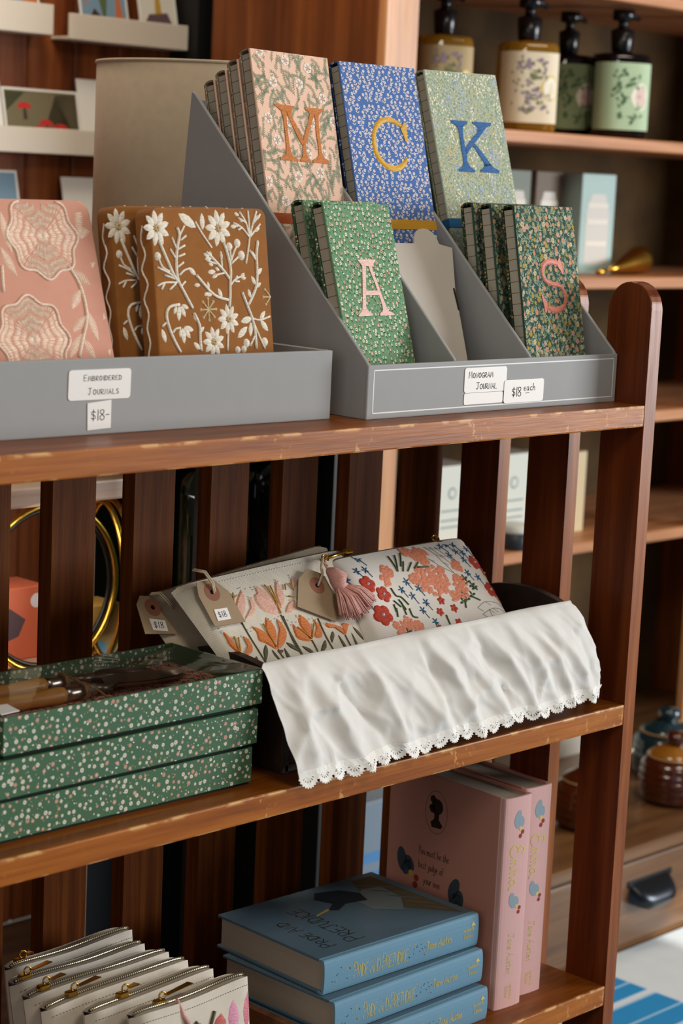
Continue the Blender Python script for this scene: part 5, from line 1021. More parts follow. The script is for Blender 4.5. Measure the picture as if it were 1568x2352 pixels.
for pos, yaw, lb, cv in (((-.3890, .0230, Z3), .010, 'blue cloth novel with gold spine lettering, lowest of the three lying flat', None), ((-.3845, .0375, Z3+.0358), .004, 'blue cloth novel with gold spine lettering, middle of the three lying flat', None), ((-.3825, .0560, Z3+.0716), -.035, 'topmost blue cloth novel lying flat, its dark bird cover facing up', 1)):
    book('hardback_book', lb, 'blue hardbacks lying flat', flatM(pos, yaw), .2195, .160, .0352, m_blc, m_bl, blue_spine(), blue_cover() if cv else None, .0030)
m_ro = cloth('rose_bookcloth', '#d1a5a0', .0008, .05, .15, .5, 0); m_roc = plain('rose_cover', '#b57f70', .5, .35, var=.03); m_cam = plain('cameo_ink', '#2e211a', .6, .2); m_lf = plain('blueberry_leaf', '#8797a1', .6, .2); m_lfd = plain('blueberry_dark', '#3a444e', .6, .2); m_rd = plain('berry_red', '#8e3026', .6, .2); m_oc = plain('oval_line', '#7d6a4a', .5, .3)
def berry(x, y, s, leaf, P, lay=1):
    P += [(lay, leaf, disc(x-.002*s, y+.006*s, .0040*s, 12, 1.9, 1.45)), (lay, leaf, disc(x+.004*s, y+.003*s, .0036*s, 12, 1.5, 1.9)), (lay, leaf, disc(x+.001*s, y+.001*s, .0038*s, 12, 1.4, .8))]
    for dx, dy in ((.004, -.003), (.008, -.006), (.006, -.010)): P.append((lay+1, m_rd if dy < -.005 else m_gold, disc(x+dx*s, y+dy*s, .0022*s, 8)))
def rot90(P, ox, oy): return rotp(P, ox, oy, -pi/2)
EM = [[(3.2,5.2),(2.2,6.2),(.9,5.6),(1.2,4.2),(2.4,3.6),(1.0,3.4),(.1,2.0),(.9,.4),(2.6,.2),(3.8,1.4)], [(4.4,.3),(4.5,2.6),(5.0,2.8),(5.4,1.6),(5.4,.3),(5.6,2.4),(6.2,2.7),(6.6,1.4),(6.7,.3),(7.1,.9)], [(7.6,.3),(7.7,2.6),(8.2,2.8),(8.6,1.6),(8.6,.3),(8.8,2.4),(9.4,2.7),(9.8,1.4),(9.9,.3),(10.3,.9)], [(12.6,2.3),(11.6,2.6),(10.9,1.4),(11.5,.3),(12.4,1.2),(12.7,2.4),(12.9,.5),(14.2,.2)]]
def emma(x, y, g):
    P = []
    for s_ in EM:
        pts = [(x+p[0]*g, y+p[1]*g) for p in s_]
        fine = []
        for i in range(len(pts)-1):
            p0, p1, p2, p3 = pts[max(i-1, 0)], pts[i], pts[i+1], pts[min(i+2, len(pts)-1)]
            for k in range(4):
                t = k/4; fine.append(tuple(.5*((2*p1[a])+(-p0[a]+p2[a])*t+(2*p0[a]-5*p1[a]+4*p2[a]-p3[a])*t*t+(-p0[a]+3*p1[a]-3*p2[a]+p3[a])*t**3) for a in (0, 1)))
        fine.append(pts[-1])
        P += [(1, m_gold, q) for q in strip(fine, .0017 if s_ is EM[0] else .0012)]
    return P
def rose_spine():
    P = []; B_ = []
    # u runs from the head downwards, v across the spine
    berry(0, 0, 1.15, m_lf, B_); P += rotp(B_, .030, .0195, 1.35)
    P += emma(.052, .010, .0034)
    B_ = []; berry(0, 0, 1.05, m_lf, B_); P += rotp(B_, .117, .0195, 1.75)
    a, e = write('Jane Austen', .148, .0145, .0085, m_gold, w=.0008, xs=.75, slant=.18); P += a
    a, e = write('wordsworth', .205, .021, .0038, m_gold, w=.0005, xs=.7); P += a
    a, e = write('Editions', .206, .0145, .0042, m_gold, w=.0005, xs=.7); P += a
    return P
def rose_cover():
    P = []; cx, cy = .072, .190
    for q in strip([(cx+.0165*cos(2*pi*k/28), cy+.0235*sin(2*pi*k/28)) for k in range(29)], .0010): P.append((0, m_oc, q))
    # a cameo profile: bun, head, neck and shoulders
    P += [(1, m_cam, disc(cx+.001, cy+.0065, .0088, 14)), (1, m_cam, disc(cx-.0055, cy+.0135, .0045, 10)), (1, m_cam, [(cx-.010, cy+.007), (cx-.0112, cy+.003), (cx-.0085, cy-.001), (cx-.002, cy-.002), (cx-.002, cy+.008)]), (1, m_cam, [(cx-.003, cy-.001), (cx+.0045, cy-.001), (cx+.004, cy-.008), (cx-.003, cy-.009)]), (1, m_cam, [(cx-.003, cy-.008), (cx+.004, cy-.007), (cx+.010, cy-.013), (cx+.008, cy-.0165), (cx-.006, cy-.0175), (cx-.008, cy-.012)])]
    B_ = []; berry(0, 0, 1.8, m_lfd, B_); P += rotp(B_, .030, .116, .3)
    B_ = []; berry(0, 0, 1.8, m_lfd, B_); P += rotp(B_, .104, .102, -.3)
    for tx, x, y in (('You must be the', .048, .139), ('best judge of', .049, .123), ('your own', .058, .107)): a, e = write(tx, x, y, .0085, m_cam, w=.0007, xs=.62, slant=.1); P += a
    return P
def standM(pos, yaw):
    X = Vector((cos(yaw), sin(yaw), 0)); Y = Vector((-sin(yaw), cos(yaw), 0)); return Matrix(((X.x, Y.x, 0, pos[0]), (X.y, Y.y, 0, pos[1]), (0, 0, 1, pos[2]+ZO), (0, 0, 0, 1)))
book('hardback_book', 'pink hardback standing upright, cameo silhouette and handwriting on its visible cover', 'pink hardbacks standing', standM((-.1475, .0330, Z3), -.060), .2300, .172, .0405, m_roc, m_ro, rose_spine(), rose_cover(), .0028, cover_side='back')
book('hardback_book', 'pink hardback standing upright between the cameo book and the end post', 'pink hardbacks standing', standM((-.1010, .0435, Z3), -.070), .2300, .172, .0400, m_roc, m_ro, rose_spine(), rose_cover(), .0028, cover_side='back')

# ---------------------------------------------------------------- tray with the row of little zip pouches
m_tray = wood('tray_wood', '#4a2a14', '#6a3f20', '#845430', 'x', .5, .8, coat=.05)
wt = thing('wooden_tray', 'low wooden tray on the bottom shelf packed with cotton zip pouches', 'tray', (-.56, .13, Z3))
q = lambda x, y, z: (x+.56, y-.13, z)
for a, c, nm in (((-.715, .006, 0), (-.405, .256, .006), 'base'), ((-.715, .006, .006), (-.405, .014, .034), 'front_rail'), ((-.715, .248, .006), (-.405, .256, .034), 'back_rail'), ((-.715, .014, .006), (-.707, .248, .046), 'end_panel'), ((-.413, .014, .006), (-.405, .248, .046), 'end_panel')):
    mb = MB(); mb.box(q(*a), q(*c), m_tray, .001, 1); mb.build(nm, wt)
m_ct = cloth('cotton_cream', '#d3c9ba', .0012, .14, .45); f_p1, f_p2, f_p3, f_ol = satin('floss_pinkrose', '#c9707c'), satin('floss_lilac', '#d18aa2'), satin('floss_brick', '#b94a40'), satin('floss_moss', '#504a34')
rows = [(-.622, -.482, .064, 'front most small cream zip pouch with pink stitched tulips'), (-.646, -.494, .098, 'second small cream zip pouch back from the pink tulip one, rose petals at its corner'), (-.668, -.494, .130, 'third small cream zip pouch back in the row in the tray'), (-.664, -.492, .158, 'fourth small cream zip pouch back in the row in the tray'), (-.658, -.499, .188, 'fifth small cream zip pouch back in the row, a broad brass pull at its left'), (-.640, -.489, .222, 'hindmost small cream zip pouch in the tray, nearest the slats')]
for n, (xa, xb, yt, lb) in enumerate(rows):
    W = xb-xa; lean = .16
    t = pouch_thing(lb, (xa, yt-.105*sin(lean), Z3+.0075), .0, lean, 0, 'small zip pouches in the tray', 'coin_pouch')
    C = [(.0, .108), (W, .1120), (W-.003, 0), (.004, 0)]
    P = Pouch(C, .0140, .0138, .90); P.wav = .0030; P.ph = 1.3*n+.4; P.body(m_ct, t, cloth('pouch_tape', '#b3a798', .0009, .15, .4))
    mb = MB()
    for i in range(44):
        i0, i1 = .03+.94*i/44, .03+.94*(i+.5)/44; a, c = P.uv(i0, .93), P.uv(i1, .93); mb.tube([P.fr(a[0], a[1], .0001), P.fr(c[0], c[1], .0001)], .00035, m_tape, 4)
    mb.build('top_stitching', t)
    mb = MB()
    if n == 0:
        for u, v, u2, v2, w, m_ in ((W-.012, .064, W-.006, .098, .012, f_p1), (W-.030, .062, W-.026, .096, .014, f_p2), (W-.050, .060, W-.042, .088, .018, f_p3), (W-.074, .062, W-.068, .086, .015, f_p3), (W-.080, .064, W-.090, .082, .012, f_p1), (.012, .055, .020, .080, .014, f_p3), (.030, .055, .028, .078, .012, f_p2)): puff(mb, P.fr, u, v, u2, v2, w, .0012, m_)
        for S in ([(W-.060, .050), (W-.060, .072), (W-.050, .092)], [(W-.064, .050), (W-.066, .075), (W-.074, .088)], [(.04, .05), (.046, .07), (.040, .085)]): rope(mb, P.fr, S, .0018, f_ol)
    else:
        for j in range(4):
            u = W*(.30+.2*j); puff(mb, P.fr, u, .070, u+.006, .092+.003*(j % 2), .013, .0010, (f_p1, f_p3, f_p2, f_or)[(j+n) % 4])
        rope(mb, P.fr, [(W*.45, .06), (W*.46, .08)], .0014, f_ol)
    mb.build('embroidery', t)['label'] = 'stitched flowers'
    mb = MB(); k = (.26, .30, .20, .12, .10, .12)[n]; c = P.uv(k, 1)
    mb.box((c[0]-.005, -.004, c[1]-.001), (c[0]+.006, .004, c[1]+.0045), m_brass, .001, 1)
    mb.tube([(c[0]+.004+.004*cos(2*pi*i/12), -.001, c[1]+.007+.0035*sin(2*pi*i/12)) for i in range(12)], .0008, m_brass, 6, True)
    L = (.030, .010, .024, .016, .022, .006)[n]; mb.prism([(0, -.003), (L, -.0045), (L, .0045), (0, .003)], lambda u, v, h: (c[0]+.007+u, v-.002, c[1]+.0065+h+.12*u), 0, .0012, m_brass, .0004, 1); mb.build('zip_pull', t)
    if n == 0:
        mb = MB(); mb.tube([(c[0]+.012, -.011, c[1]+.004), (c[0]+.016, -.014, c[1]-.012), (c[0]+.020, -.0145, c[1]-.020)], [.0016, .0018, .003], m_tas, 8)
        for i in range(40): r_ = random.Random(i); mb.tube([(c[0]+.020+.003*(r_.random()-.5), -.0145, c[1]-.019), (c[0]+.022+.012*(r_.random()-.5), -.0150-.003*r_.random(), c[1]-.060)], .0008, m_tas, 5)
        mb.build('tassel', t)['label'] = 'pale pink thread tassel'

# ================================================================ BEHIND THE SHELF: table, lamp, plinth
w_tb = wood('table_pine', '#9a7860', '#b08e76', '#c4a48c', 'x', .35, .6, coat=.3)
tb = thing('side_table', 'pale topped wooden table standing behind the slatted shelf', 'table', (-.75, .95, FLZ)); q = lambda x, y, z: (x+.75, y-.95, z-FLZ)
mb = MB(); mb.box(q(-1.35, .60, -.167), q(-.150, 1.38, -.143), w_tb, .003, 2); mb.build('table_top', tb)
mb = MB(); mb.box(q(-1.33, .605, -.396), q(-.153, 1.36, -.378), w_tb, .002, 1); mb.build('lower_shelf', tb)
for xx in (-1.33, -.200):
    for yy in (.70, 1.31):
        mb = MB(); mb.box(q(xx, yy, FLZ), q(xx+.045, yy+.045, -.167), w_tb, .002, 1); mb.build('leg', tb)
m_pl = plain('black_stain', '#15110f', .5, .3, var=.1)
pn = thing('plinth', 'dark stained open fronted plinth carrying the lamp behind the shelf', 'plinth', (-.035, .62, FLZ)); q = lambda x, y, z: (x+.035, y-.62, z-FLZ)
for a, c, nm in (((-.148, .515, -.085), (.080, .74, -.065), 'top'), ((-.148, .515, FLZ), (-.138, .530, -.085), 'leg'), ((-.148, .725, FLZ), (-.138, .74, -.085), 'leg'), ((.070, .515, FLZ), (.080, .74, -.085), 'side_panel'), ((-.138, .73, FLZ), (.070, .74, -.085), 'back_panel'), ((-.138, .518, -.345), (.070, .73, -.330), 'shelf'), ((-.138, .52, FLZ), (.070, .73, FLZ+.05), 'kick_board')):
    mb = MB(); mb.box(q(*a), q(*c), m_pl, .001, 1); mb.build(nm, pn)
lm = thing('table_lamp', 'lamp with a plain beige linen drum shade behind the grey display stand', 'lamp', (-.094, .578, -.065))
m_ln = cloth('beige_linen', '#bcab93', .0013, .16, .4); m_cer = plain('cream_ceramic', '#d8c8a2', .3, .5)
mb = MB(); Rs = .1385
prof = [(Rs+.0015, .1120), (Rs, .4050), (Rs-.001, .4060), (Rs-.0025, .4050), (Rs-.001, .1120), (Rs+.0015, .1120)]
mb.lathe(prof, m_ln, n=72); mb.build('lamp_shade', lm)
mb = MB()
for z_, r_ in ((.4045, Rs), (.1130, Rs+.0015)): mb.tube([(r_*cos(2*pi*k/72), r_*sin(2*pi*k/72), z_) for k in range(72)], .0020, m_ln, 6, True)
mb.build('shade_trim', lm)
mb = MB(); mb.lathe([(.048, 0), (.050, .006), (.045, .014), (.03, .03), (.042, .06), (.046, .08), (.03, .105), (.012, .118), (.010, .25), (0, .252)], m_cer, n=32); mb.build('lamp_base', lm)
mb = MB()
for k in range(3): mb.tube([(0, 0, .25), ((Rs-.002)*cos(2.1*k), (Rs-.002)*sin(2.1*k), .395)], .0012, m_brass, 6)
mb.build('shade_carrier', lm)
cb = MB(); cb.box((-.06, -.05, 0), (.06, .05, .18), plain('cream_box_paper', '#d9c79a', .5), .002, 1); cb.box((-.062, -.052, .15), (.062, .052, .186), plain('cream_box_lid', '#d2bd8c', .5), .002, 1)
tag(cb.build('storage_box', loc=Wp(-.285, .70, -.143)), 'plain cream cardboard box standing behind the tray of embroidered journals', 'box')
# bottles in the plinth
m_gg = glass('green_glass', '#0f2a18'); m_cork = plain('cork', '#7c5a38', .9, .1)
for x, y, s_, lb in ((-.098, .570, 1.0, 'dark green glass bottle seen between the slats, nearer the pale table'), (.006, .570, 1.04, 'dark green glass bottle seen between the slats, the one farther from the pale table')):
    t = thing('glass_bottle', lb, 'bottle', (x, y, -.330), 'green bottles in the plinth')
    mb = MB(); mb.lathe([(r*s_, z*s_) for r, z in ((.027, 0), (.030, .004), (.030, .165), (.028, .182), (.018, .196), (.010, .203), (.009, .216), (.012, .218), (.012, .224), (.0, .224))], m_gg, n=32); mb.build('bottle_body', t)
    mb = MB(); mb.lathe([(.008, .2245*s_), (.009, .234*s_), (0, .234*s_)], m_cork, n=16); mb.build('stopper', t)
# things on the table's lower shelf
m_or = plain('orange_box', '#c24a24', .5); m_or2 = plain('coral_box', '#d06a4a', .5)
def carton(name, label, cat, loc, sx, sy, sz, mat, arts=None, group=None, rz=0.0, lid=None):
    t = thing(name, label, cat, loc, group, rz)
    mb = MB(); mb.box((-sx/2, 0, 0), (sx/2, sy, sz), mat, .0012, 1)
    if arts: mb.art(arts, at(FRONT, 0, 0, 0), .0003, .0002)
    mb.build('carton_body', t)
    if lid: mb = MB(); mb.box((-sx/2-.001, -.001, sz*.82), (sx/2+.001, sy+.001, sz+.001), lid, .001, 1); mb.build('carton_lid', t)
    return t
gy = plain('grey_ink', '#5c4a4e', .8, .1); wh = plain('white_ink', '#e4dfe0', .8, .1)
carton('gift_carton', 'tall orange carton on the table shelf behind the slats', 'box', (-.300, .80, -.378), .06, .06, .145, m_or, [(0, wh, disc(.010, .132, .008, 12)), (0, gy, disc(-.012, .07, .012, 10))])
carton('gift_carton', 'short coral carton with a white round sticker on the table shelf behind the slats', 'box', (-.262, .715, -.378), .085, .06, .090, m_or2, [(0, wh, disc(.028, .072, .009, 14)), (0, gy, [(-.035, .058), (-.012, .066), (.012, .05), (.002, .03), (-.02, .024), (-.034, .034)])])
carton('gift_carton', 'yellow carton with a pale blue dot on the table shelf behind the slats', 'box', (-.178, .650, -.378), .045, .045, .072, plain('yellow_box', '#c79a4a', .5), [(0, plain('sky_ink', '#6fb0c8', .6), disc(-.006, .018, .009, 12))])
hp = thing('hoop_basket', 'round black and brass hoop stand glimpsed through the slats at the left', 'basket', (-.272, .640, -.378))
m_bk = plain('black_metal', '#17120e', .35, .5, .4)
mb = MB(); mb.tube([(.100*cos(2*pi*k/48), 0, .1045+.100*sin(2*pi*k/48)) for k in range(48)], .0042, m_brass, 8, True); mb.build('hoop', hp)
mb = MB(); mb.tube([(.0935*cos(2*pi*k/48), .004, .1045+.0935*sin(2*pi*k/48)) for k in range(48)], .0030, m_bk, 8, True); mb.build('inner_hoop', hp)
mb = MB(); mb.box((-.05, -.02, -.0002), (.05, .03, .006), m_bk, .001, 1); mb.build('foot', hp)
rs = thing('ring_stand', 'pair of slim upright brass rings beside the yellow carton behind the slats', 'stand', (-.200, .628, -.378))
for d in (-.007, .007):
    mb = MB(); mb.tube([(d, .045*cos(2*pi*k/40), .108+.098*sin(2*pi*k/40)) for k in range(40)], .0035, m_brass, 8, True); mb.build('ring', rs)
mb = MB(); mb.box((-.02, -.02, 0), (.02, .02, .012), m_bk, .001, 1); mb.build('foot', rs)
# ================================================================ THE HUTCH AT THE BACK RIGHT
w_hu = wood('hutch_oak', '#542a0c', '#6f3a14', '#8a4e20', 'z', .42, .5, coat=.05); w_he = wood('hutch_edge', '#96603a', '#b47a50', '#c9916a', 'x', .45, .6, coat=.05); w_hep = wood('hutch_post_edge', '#a0683c', '#bd8452', '#d49a68', 'z', .4, .6, coat=.15)
w_hd = wood('drawer_oak', '#4f321a', '#684526', '#7f5a36', 'x', .35, .5, coat=.6); m_back = plain('mottled_back', '#4a3519', .75, .2, var=1.0, vs=8)
hu = thing('hutch_cabinet', 'tall open shelved wooden hutch over a low drawer base, loaded with toiletries', 'cabinet', (1.15, 1.1, FLZ)); q = lambda x, y, z: (x-1.15, y-1.1, z-FLZ)
def hb(nm, a, c, m_, bev=.002): mb = MB(); mb.box(q(*a), q(*c), m_, bev, 1); return mb.build(nm, hu)
HX0, HX1 = .5715, 1.95
hb('side_panel', (HX0, .953, -.862), (HX0+.022, 1.330, 1.1), w_hu); hb('side_panel', (HX1-.022, .953, -.862), (HX1, 1.330, 1.1), w_hu)
hb('face_post', (HX0-.001, .935, -.862), (.6446, .953, 1.1), w_hep); hb('face_post', (1.495, .935, -.862), (1.56, .953, 1.1), w_hep)
hb('back_board', (HX0+.022, 1.315, -.862), (HX1-.022, 1.330, 1.1), m_back)
for zt in (.3105, .0672, -.1785, -.4060, .562): hb('shelf', (HX0+.022, .955, zt-.0205), (HX1-.022, 1.315, zt), w_he)
hb('counter_top', (HX0-.03, .665, -.884), (HX1, 1.33, -.862), w_hd, .004)
hb('base_side', (HX0-.015, .685, FLZ), (HX0+.01, 1.33, -.884), w_hu); hb('base_side', (HX1-.03, .685, FLZ), (HX1-.01, 1.33, -.884), w_hu)
hb('base_front', (HX0+.01, .690, FLZ), (HX1-.03, .705, -.884), w_hd)
for xa, xb in ((HX0+.02, 1.245), (1.265, 1.93)):
    mb = MB(); mb.box(q(xa, .678, -1.035), q(xb, .689, -.894), w_hd, .003, 2); dr = mb.build('drawer', hu)
    xc = 1.05 if xa < 1 else 1.6
    mb = MB(); ml = plain('pewter_pull', '#3a3d42', .28, .5, .9)
    mb.grid(lambda u, v: q(xc-.056+.112*u, .676-.032*sin(pi*min(1, v*.72+.0))*(1-abs(2*u-1)**4)**.5, -.930-.046*v*(1-.25*abs(2*u-1)**3)), 24, 12, ml); mb.grid(lambda u, v: q(xc-.056+.112*u, .6775-.029*sin(pi*min(1, v*.72))*(1-abs(2*u-1)**4)**.5, -.932-.044*v*(1-.25*abs(2*u-1)**3)), 24, 12, ml, flip=True)
    mb.box(q(xc-.062, .6755, -.937), q(xc+.062, .6785, -.926), ml); o = mb.build('cup_pull', dr); o['label'] = 'dark metal cup pull'
# ---------------------------------------------------------------- soap bottles
m_blk = plain('black_pump', '#0d0e12', .25, .5)
def soap(x, y, z, w, h, liq, lab, label, art, yaw=-.55):
    t = thing('soap_bottle', label, 'bottle', (x, y, z), 'pump soap bottles on the hutch', yaw)
    r = w/2
    mb = MB(); mb.lathe([(r*.92, 0), (r, .004), (r, h*.93), (r*.93, h*.985), (r*.45, h), (r*.28, h+.003), (0, h+.003)], liq, n=40, sq=3.2); mb.build('bottle_body', t)
    mb = MB(); mb.lathe([(r*.36, h+.003), (r*.38, h+.004), (r*.44, h+.040), (r*.26, h+.044), (r*.18, h+.046), (r*.18, h+.056), (r*.40, h+.058), (r*.40, h+.076), (0, h+.076)], m_blk, n=24)
    mb.tube([(0, 0, h+.068), (.02, .010, h+.069), (.036, .016, h+.062)], [.0075, .006, .0045], m_blk, 10); mb.build('pump', t)
    mb = MB(); z0, z1 = h*.10, h*.88; n = 24
    def sf(u, v, k=0.0):
        a = -pi/2+(u-.5)*pi*.98; e = 2/3.2; cx, sy = cos(a), sin(a); return ((r+.0006+k)*math.copysign(abs(cx)**e, cx), (r+.0006+k)*math.copysign(abs(sy)**e, sy), v)
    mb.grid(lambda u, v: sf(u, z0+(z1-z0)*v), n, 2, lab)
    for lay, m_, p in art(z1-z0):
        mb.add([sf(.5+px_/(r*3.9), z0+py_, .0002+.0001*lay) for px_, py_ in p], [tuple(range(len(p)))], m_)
    mb.build('bottle_label', t)
pl_, gn_, yl_, wt_ = plain('lilac_ink', '#8d7d8e', .8, .1), plain('leaf_ink', '#6f7656', .8, .1), plain('lemon_ink', '#d8c060', .8, .1), plain('paper_ink', '#e8e2d6', .8, .1)
def art_lilac(H):
    P = []; rn = random.Random(1)
    for _ in range(46):
        x, y = rn.gauss(-.006, .013), H*(.12+.76*rn.random()); P.append((0, gn_, leafp(x, y, rn.random()*6, .009, .004)))
        x, y = rn.gauss(-.006, .014), H*(.15+.78*rn.random()); P += [(1, pl_, p) for p in petals(x, y, .0034, 5, rn.random(), .8)]
    P += [(2, yl_, disc(.026, H*.5, .021, 24)), (3, wt_, disc(.026, H*.5, .018, 24))]; return [(l, m, p) for l, m, p in P if all(abs(x) < r_lim for x, y in p)]
r_lim = .062
def art_mint(H):
    P = []; rn = random.Random(2); dk = plain('deep_leaf_ink', '#4f6a4c', .8, .1)
    for _ in range(40): x, y = rn.gauss(-.008, .010), H*(.15+.7*rn.random()); P.append((0, dk, leafp(x, y, rn.random()*6, .012, .005)))
    P += [(1, wt_, disc(.020, H*.5, .024, 24, .8)), (2, plain('blush_ink2', '#d8bfb8', .8, .1), disc(.020, H*.5, .016, 18, .8))]; return [(l, m, p) for l, m, p in P if all(abs(x) < r_lim for x, y in p)]
amb, dkl = glass('amber_soap', '#d09a30'), glass('dark_soap', '#1c1014')
lc_, lg_ = plain('cream_label', '#d8cbb2', .6, .2), plain('mint_label', '#a9bf9f', .6, .2)
ZH = .3108
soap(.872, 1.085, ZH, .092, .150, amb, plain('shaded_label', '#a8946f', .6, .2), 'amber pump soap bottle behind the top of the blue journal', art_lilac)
soap(1.032, 1.035, ZH, .098, .151, amb, lc_, 'amber pump soap bottle with a cream lilac flower label above the K journal', art_lilac)
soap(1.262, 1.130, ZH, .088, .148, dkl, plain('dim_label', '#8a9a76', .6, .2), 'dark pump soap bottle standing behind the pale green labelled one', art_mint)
soap(1.275, 1.020, ZH, .098, .150, dkl, lg_, 'dark pump soap bottle with a pale green label and white medallion', art_mint)
# cartons and a brass piece on the second shelf
tl_ = plain('teal_carton', '#9fb9b4', .5); br_ = plain('taupe_carton', '#6f6152', .6)
def art_tube(W, H):
    P = [(0, plain('silver_ink', '#b9b2a8', .4), [(-W*.34, H*.10), (W*.34, H*.10), (W*.34, H*.62), (W*.2, H*.80), (-W*.2, H*.80), (-W*.34, H*.62)])]
    for k in (.28, .50, .66): P.append((1, wt_, [(-W*.3, H*k), (W*.3, H*k), (W*.3, H*(k+.05)), (-W*.3, H*(k+.05))]))
    return P
carton('soap_carton', 'tall pale teal patterned carton on the second hutch shelf', 'box', (1.275, 1.05, .0675), .085, .06, .180, tl_, art_tube(.085, .18), 'cartons on the second hutch shelf', -.15)
carton('soap_carton', 'shaded taupe carton left of the pale teal one on the second hutch shelf', 'box', (1.195, 1.10, .0675), .070, .06, .180, br_, art_tube(.07, .18), 'cartons on the second hutch shelf', -.1)
carton('soap_carton', 'narrow grey green carton half behind the K journal, second hutch shelf', 'box', (1.120, 1.11, .0675), .060, .06, .180, plain('sage_carton', '#7c8478', .6), art_tube(.06, .18), 'cartons on the second hutch shelf', -.1)
carton('soap_carton', 'pale mint carton edge just beside the K journal, second hutch shelf', 'box', (1.045, 1.12, .0675), .060, .06, .182, plain('mint_carton', '#b4c2b6', .5), None, 'cartons on the second hutch shelf', -.1)
mb = MB(); hs = thing('brass_scoop', 'polished brass scoop lying on the second hutch shelf', 'scoop', (1.345, 1.03, .0675), rz=.25)
mb.tube([(-.085, 0, .010), (-.05, 0, .013), (0, 0, .019), (.05, 0, .0255), (.066, 0, .0265), (.07, 0, .0265)], [.003, .008, .0165, .025, .026, .024], m_brass, 24, caps=True); mb.build('scoop_bowl', hs)
mb = MB(); mb.tube([(-.083, 0, .010), (-.105, 0, .008), (-.13, 0, .006)], [.0035, .0045, .005], m_brass, 10); mb.build('handle', hs)
# cartons on the lower hutch shelf, seen between the boards
wc_ = plain('white_carton', '#d3d4c8', .5); cc_ = plain('cream_carton', '#cdb890', .5); ik = plain('pale_line_ink', '#8b9a9a', .8, .1)
def art_cart(W, H): return [(0, ik, disc(0, H*.68, W*.10, 14)), (1, wc_, disc(0, H*.68, W*.07, 14))]+[(0, ik, [(-W*.25, H*k), (W*.25, H*k), (W*.25, H*(k+.02)), (-W*.25, H*(k+.02))]) for k in (.28, .36, .47)]
for x, y, w, h, m_, lb in ((.690, 1.02, .075, .120, plain('beige_carton', '#c2b6a2', .5), 'beige carton on the lower hutch shelf by its left post'), (.880, 1.02, .105, .150, wc_, 'white carton on the lower hutch shelf, second from the left post'), (1.045, 1.02, .110, .160, wc_, 'white carton on the lower hutch shelf, third from the left post'), (1.205, 1.03, .120, .150, cc_, 'cream and white carton on the lower hutch shelf nearest the end post')):
    carton('soap_carton', lb, 'box', (x, y, -.4058), w, .07, h, m_, art_cart(w, h), 'cartons on the lower hutch shelf')
tn = thing('round_tin', 'dark round tin with a white lid in front of the white cartons', 'tin', (1.010, .985, -.4058))
mb = MB(); mb.lathe([(.030, 0), (.031, .002), (.031, .030), (.029, .031)], plain('navy_tin', '#2c3238', .4, .5, .3), n=32); mb.build('tin_body', tn)
mb = MB(); mb.lathe([(.0315, .030), (.0318, .031), (.0318, .041), (.029, .043), (0, .043)], plain('white_lid', '#c9c8c0', .4), n=32); mb.build('lid', tn)
# pots on the counter
m_am = plain('amber_glaze', '#4a1c0a', .12, .6, coat=.6); m_hon = plain('honey_glaze', '#96601c', .12, .6, coat=.6); m_tl = plain('teal_glaze', '#12303a', .12, .6, coat=.6); m_rim = plain('unglazed', '#b08a5e', .7)
ZS = .86
def pot(x, y, s_, body, shoulder, knob, label):
    t = thing('honey_pot', label, 'pot', (x, y, -.8619), 'glazed honey pots on the counter')
    mb = MB(); pr = [(.040, 0), (.050, .004)]
    for k in range(5): z = .010+.013*k; pr += [(.0545+.002*sin(pi*k/4), z), (.0565+.002*sin(pi*k/4), z+.0065), (.0545+.002*sin(pi*k/4), z+.012)]
    pr += [(.052, .078), (.044, .086)]
    mb.lathe([(r*s_, z*s_*ZS) for r, z in pr], body, n=40); mb.build('pot_body', t)
    mb = MB(); mb.lathe([(r*s_, z*s_*ZS) for r, z in ((.044, .0855), (.046, .087), (.046, .090), (.040, .096), (.028, .103), (.024, .106), (0, .107))], shoulder, n=40); mb.build('lid', t)
    mb = MB(); mb.tube([(.0455*s_*cos(2*pi*k/40), .0455*s_*sin(2*pi*k/40), .0875*s_*ZS) for k in range(40)], .0018*s_, m_rim, 6, True); mb.build('lid_rim', t)
    mb = MB(); mb.lathe([(r*s_, z*s_*ZS) for r, z in ((.012, .106), (.010, .109), (.017, .115), (.019, .123), (.014, .131), (0, .134))], knob, n=24); mb.build('knob', t)
    mb = MB(); mb.tube([(.034*s_, -.01*s_, .1*s_*ZS), (.05*s_, -.022*s_, .12*s_*ZS), (.062*s_, -.03*s_, .14*s_*ZS)], .0022, plain('pale_wood_stick', '#c6b6a0', .6), 8); mb.build('dipper', t)
pot(1.262, .785, 1.12, m_am, m_hon, m_am, 'amber glazed honey pot beside the end post')
pot(1.020, .790, 1.10, m_am, m_am, m_rim, 'brown glazed honey pot seen between the two end boards')
pot(1.385, .890, 1.15, m_tl, m_tl, m_tl, 'teal glazed honey pot behind the amber one')
carton('flour_bag', 'plain off white packet standing behind the honey pots on the counter', 'packet', (1.330, 1.08, -.8619), .30, .06, .145, plain('offwhite_packet', '#c5bdb0', .7))
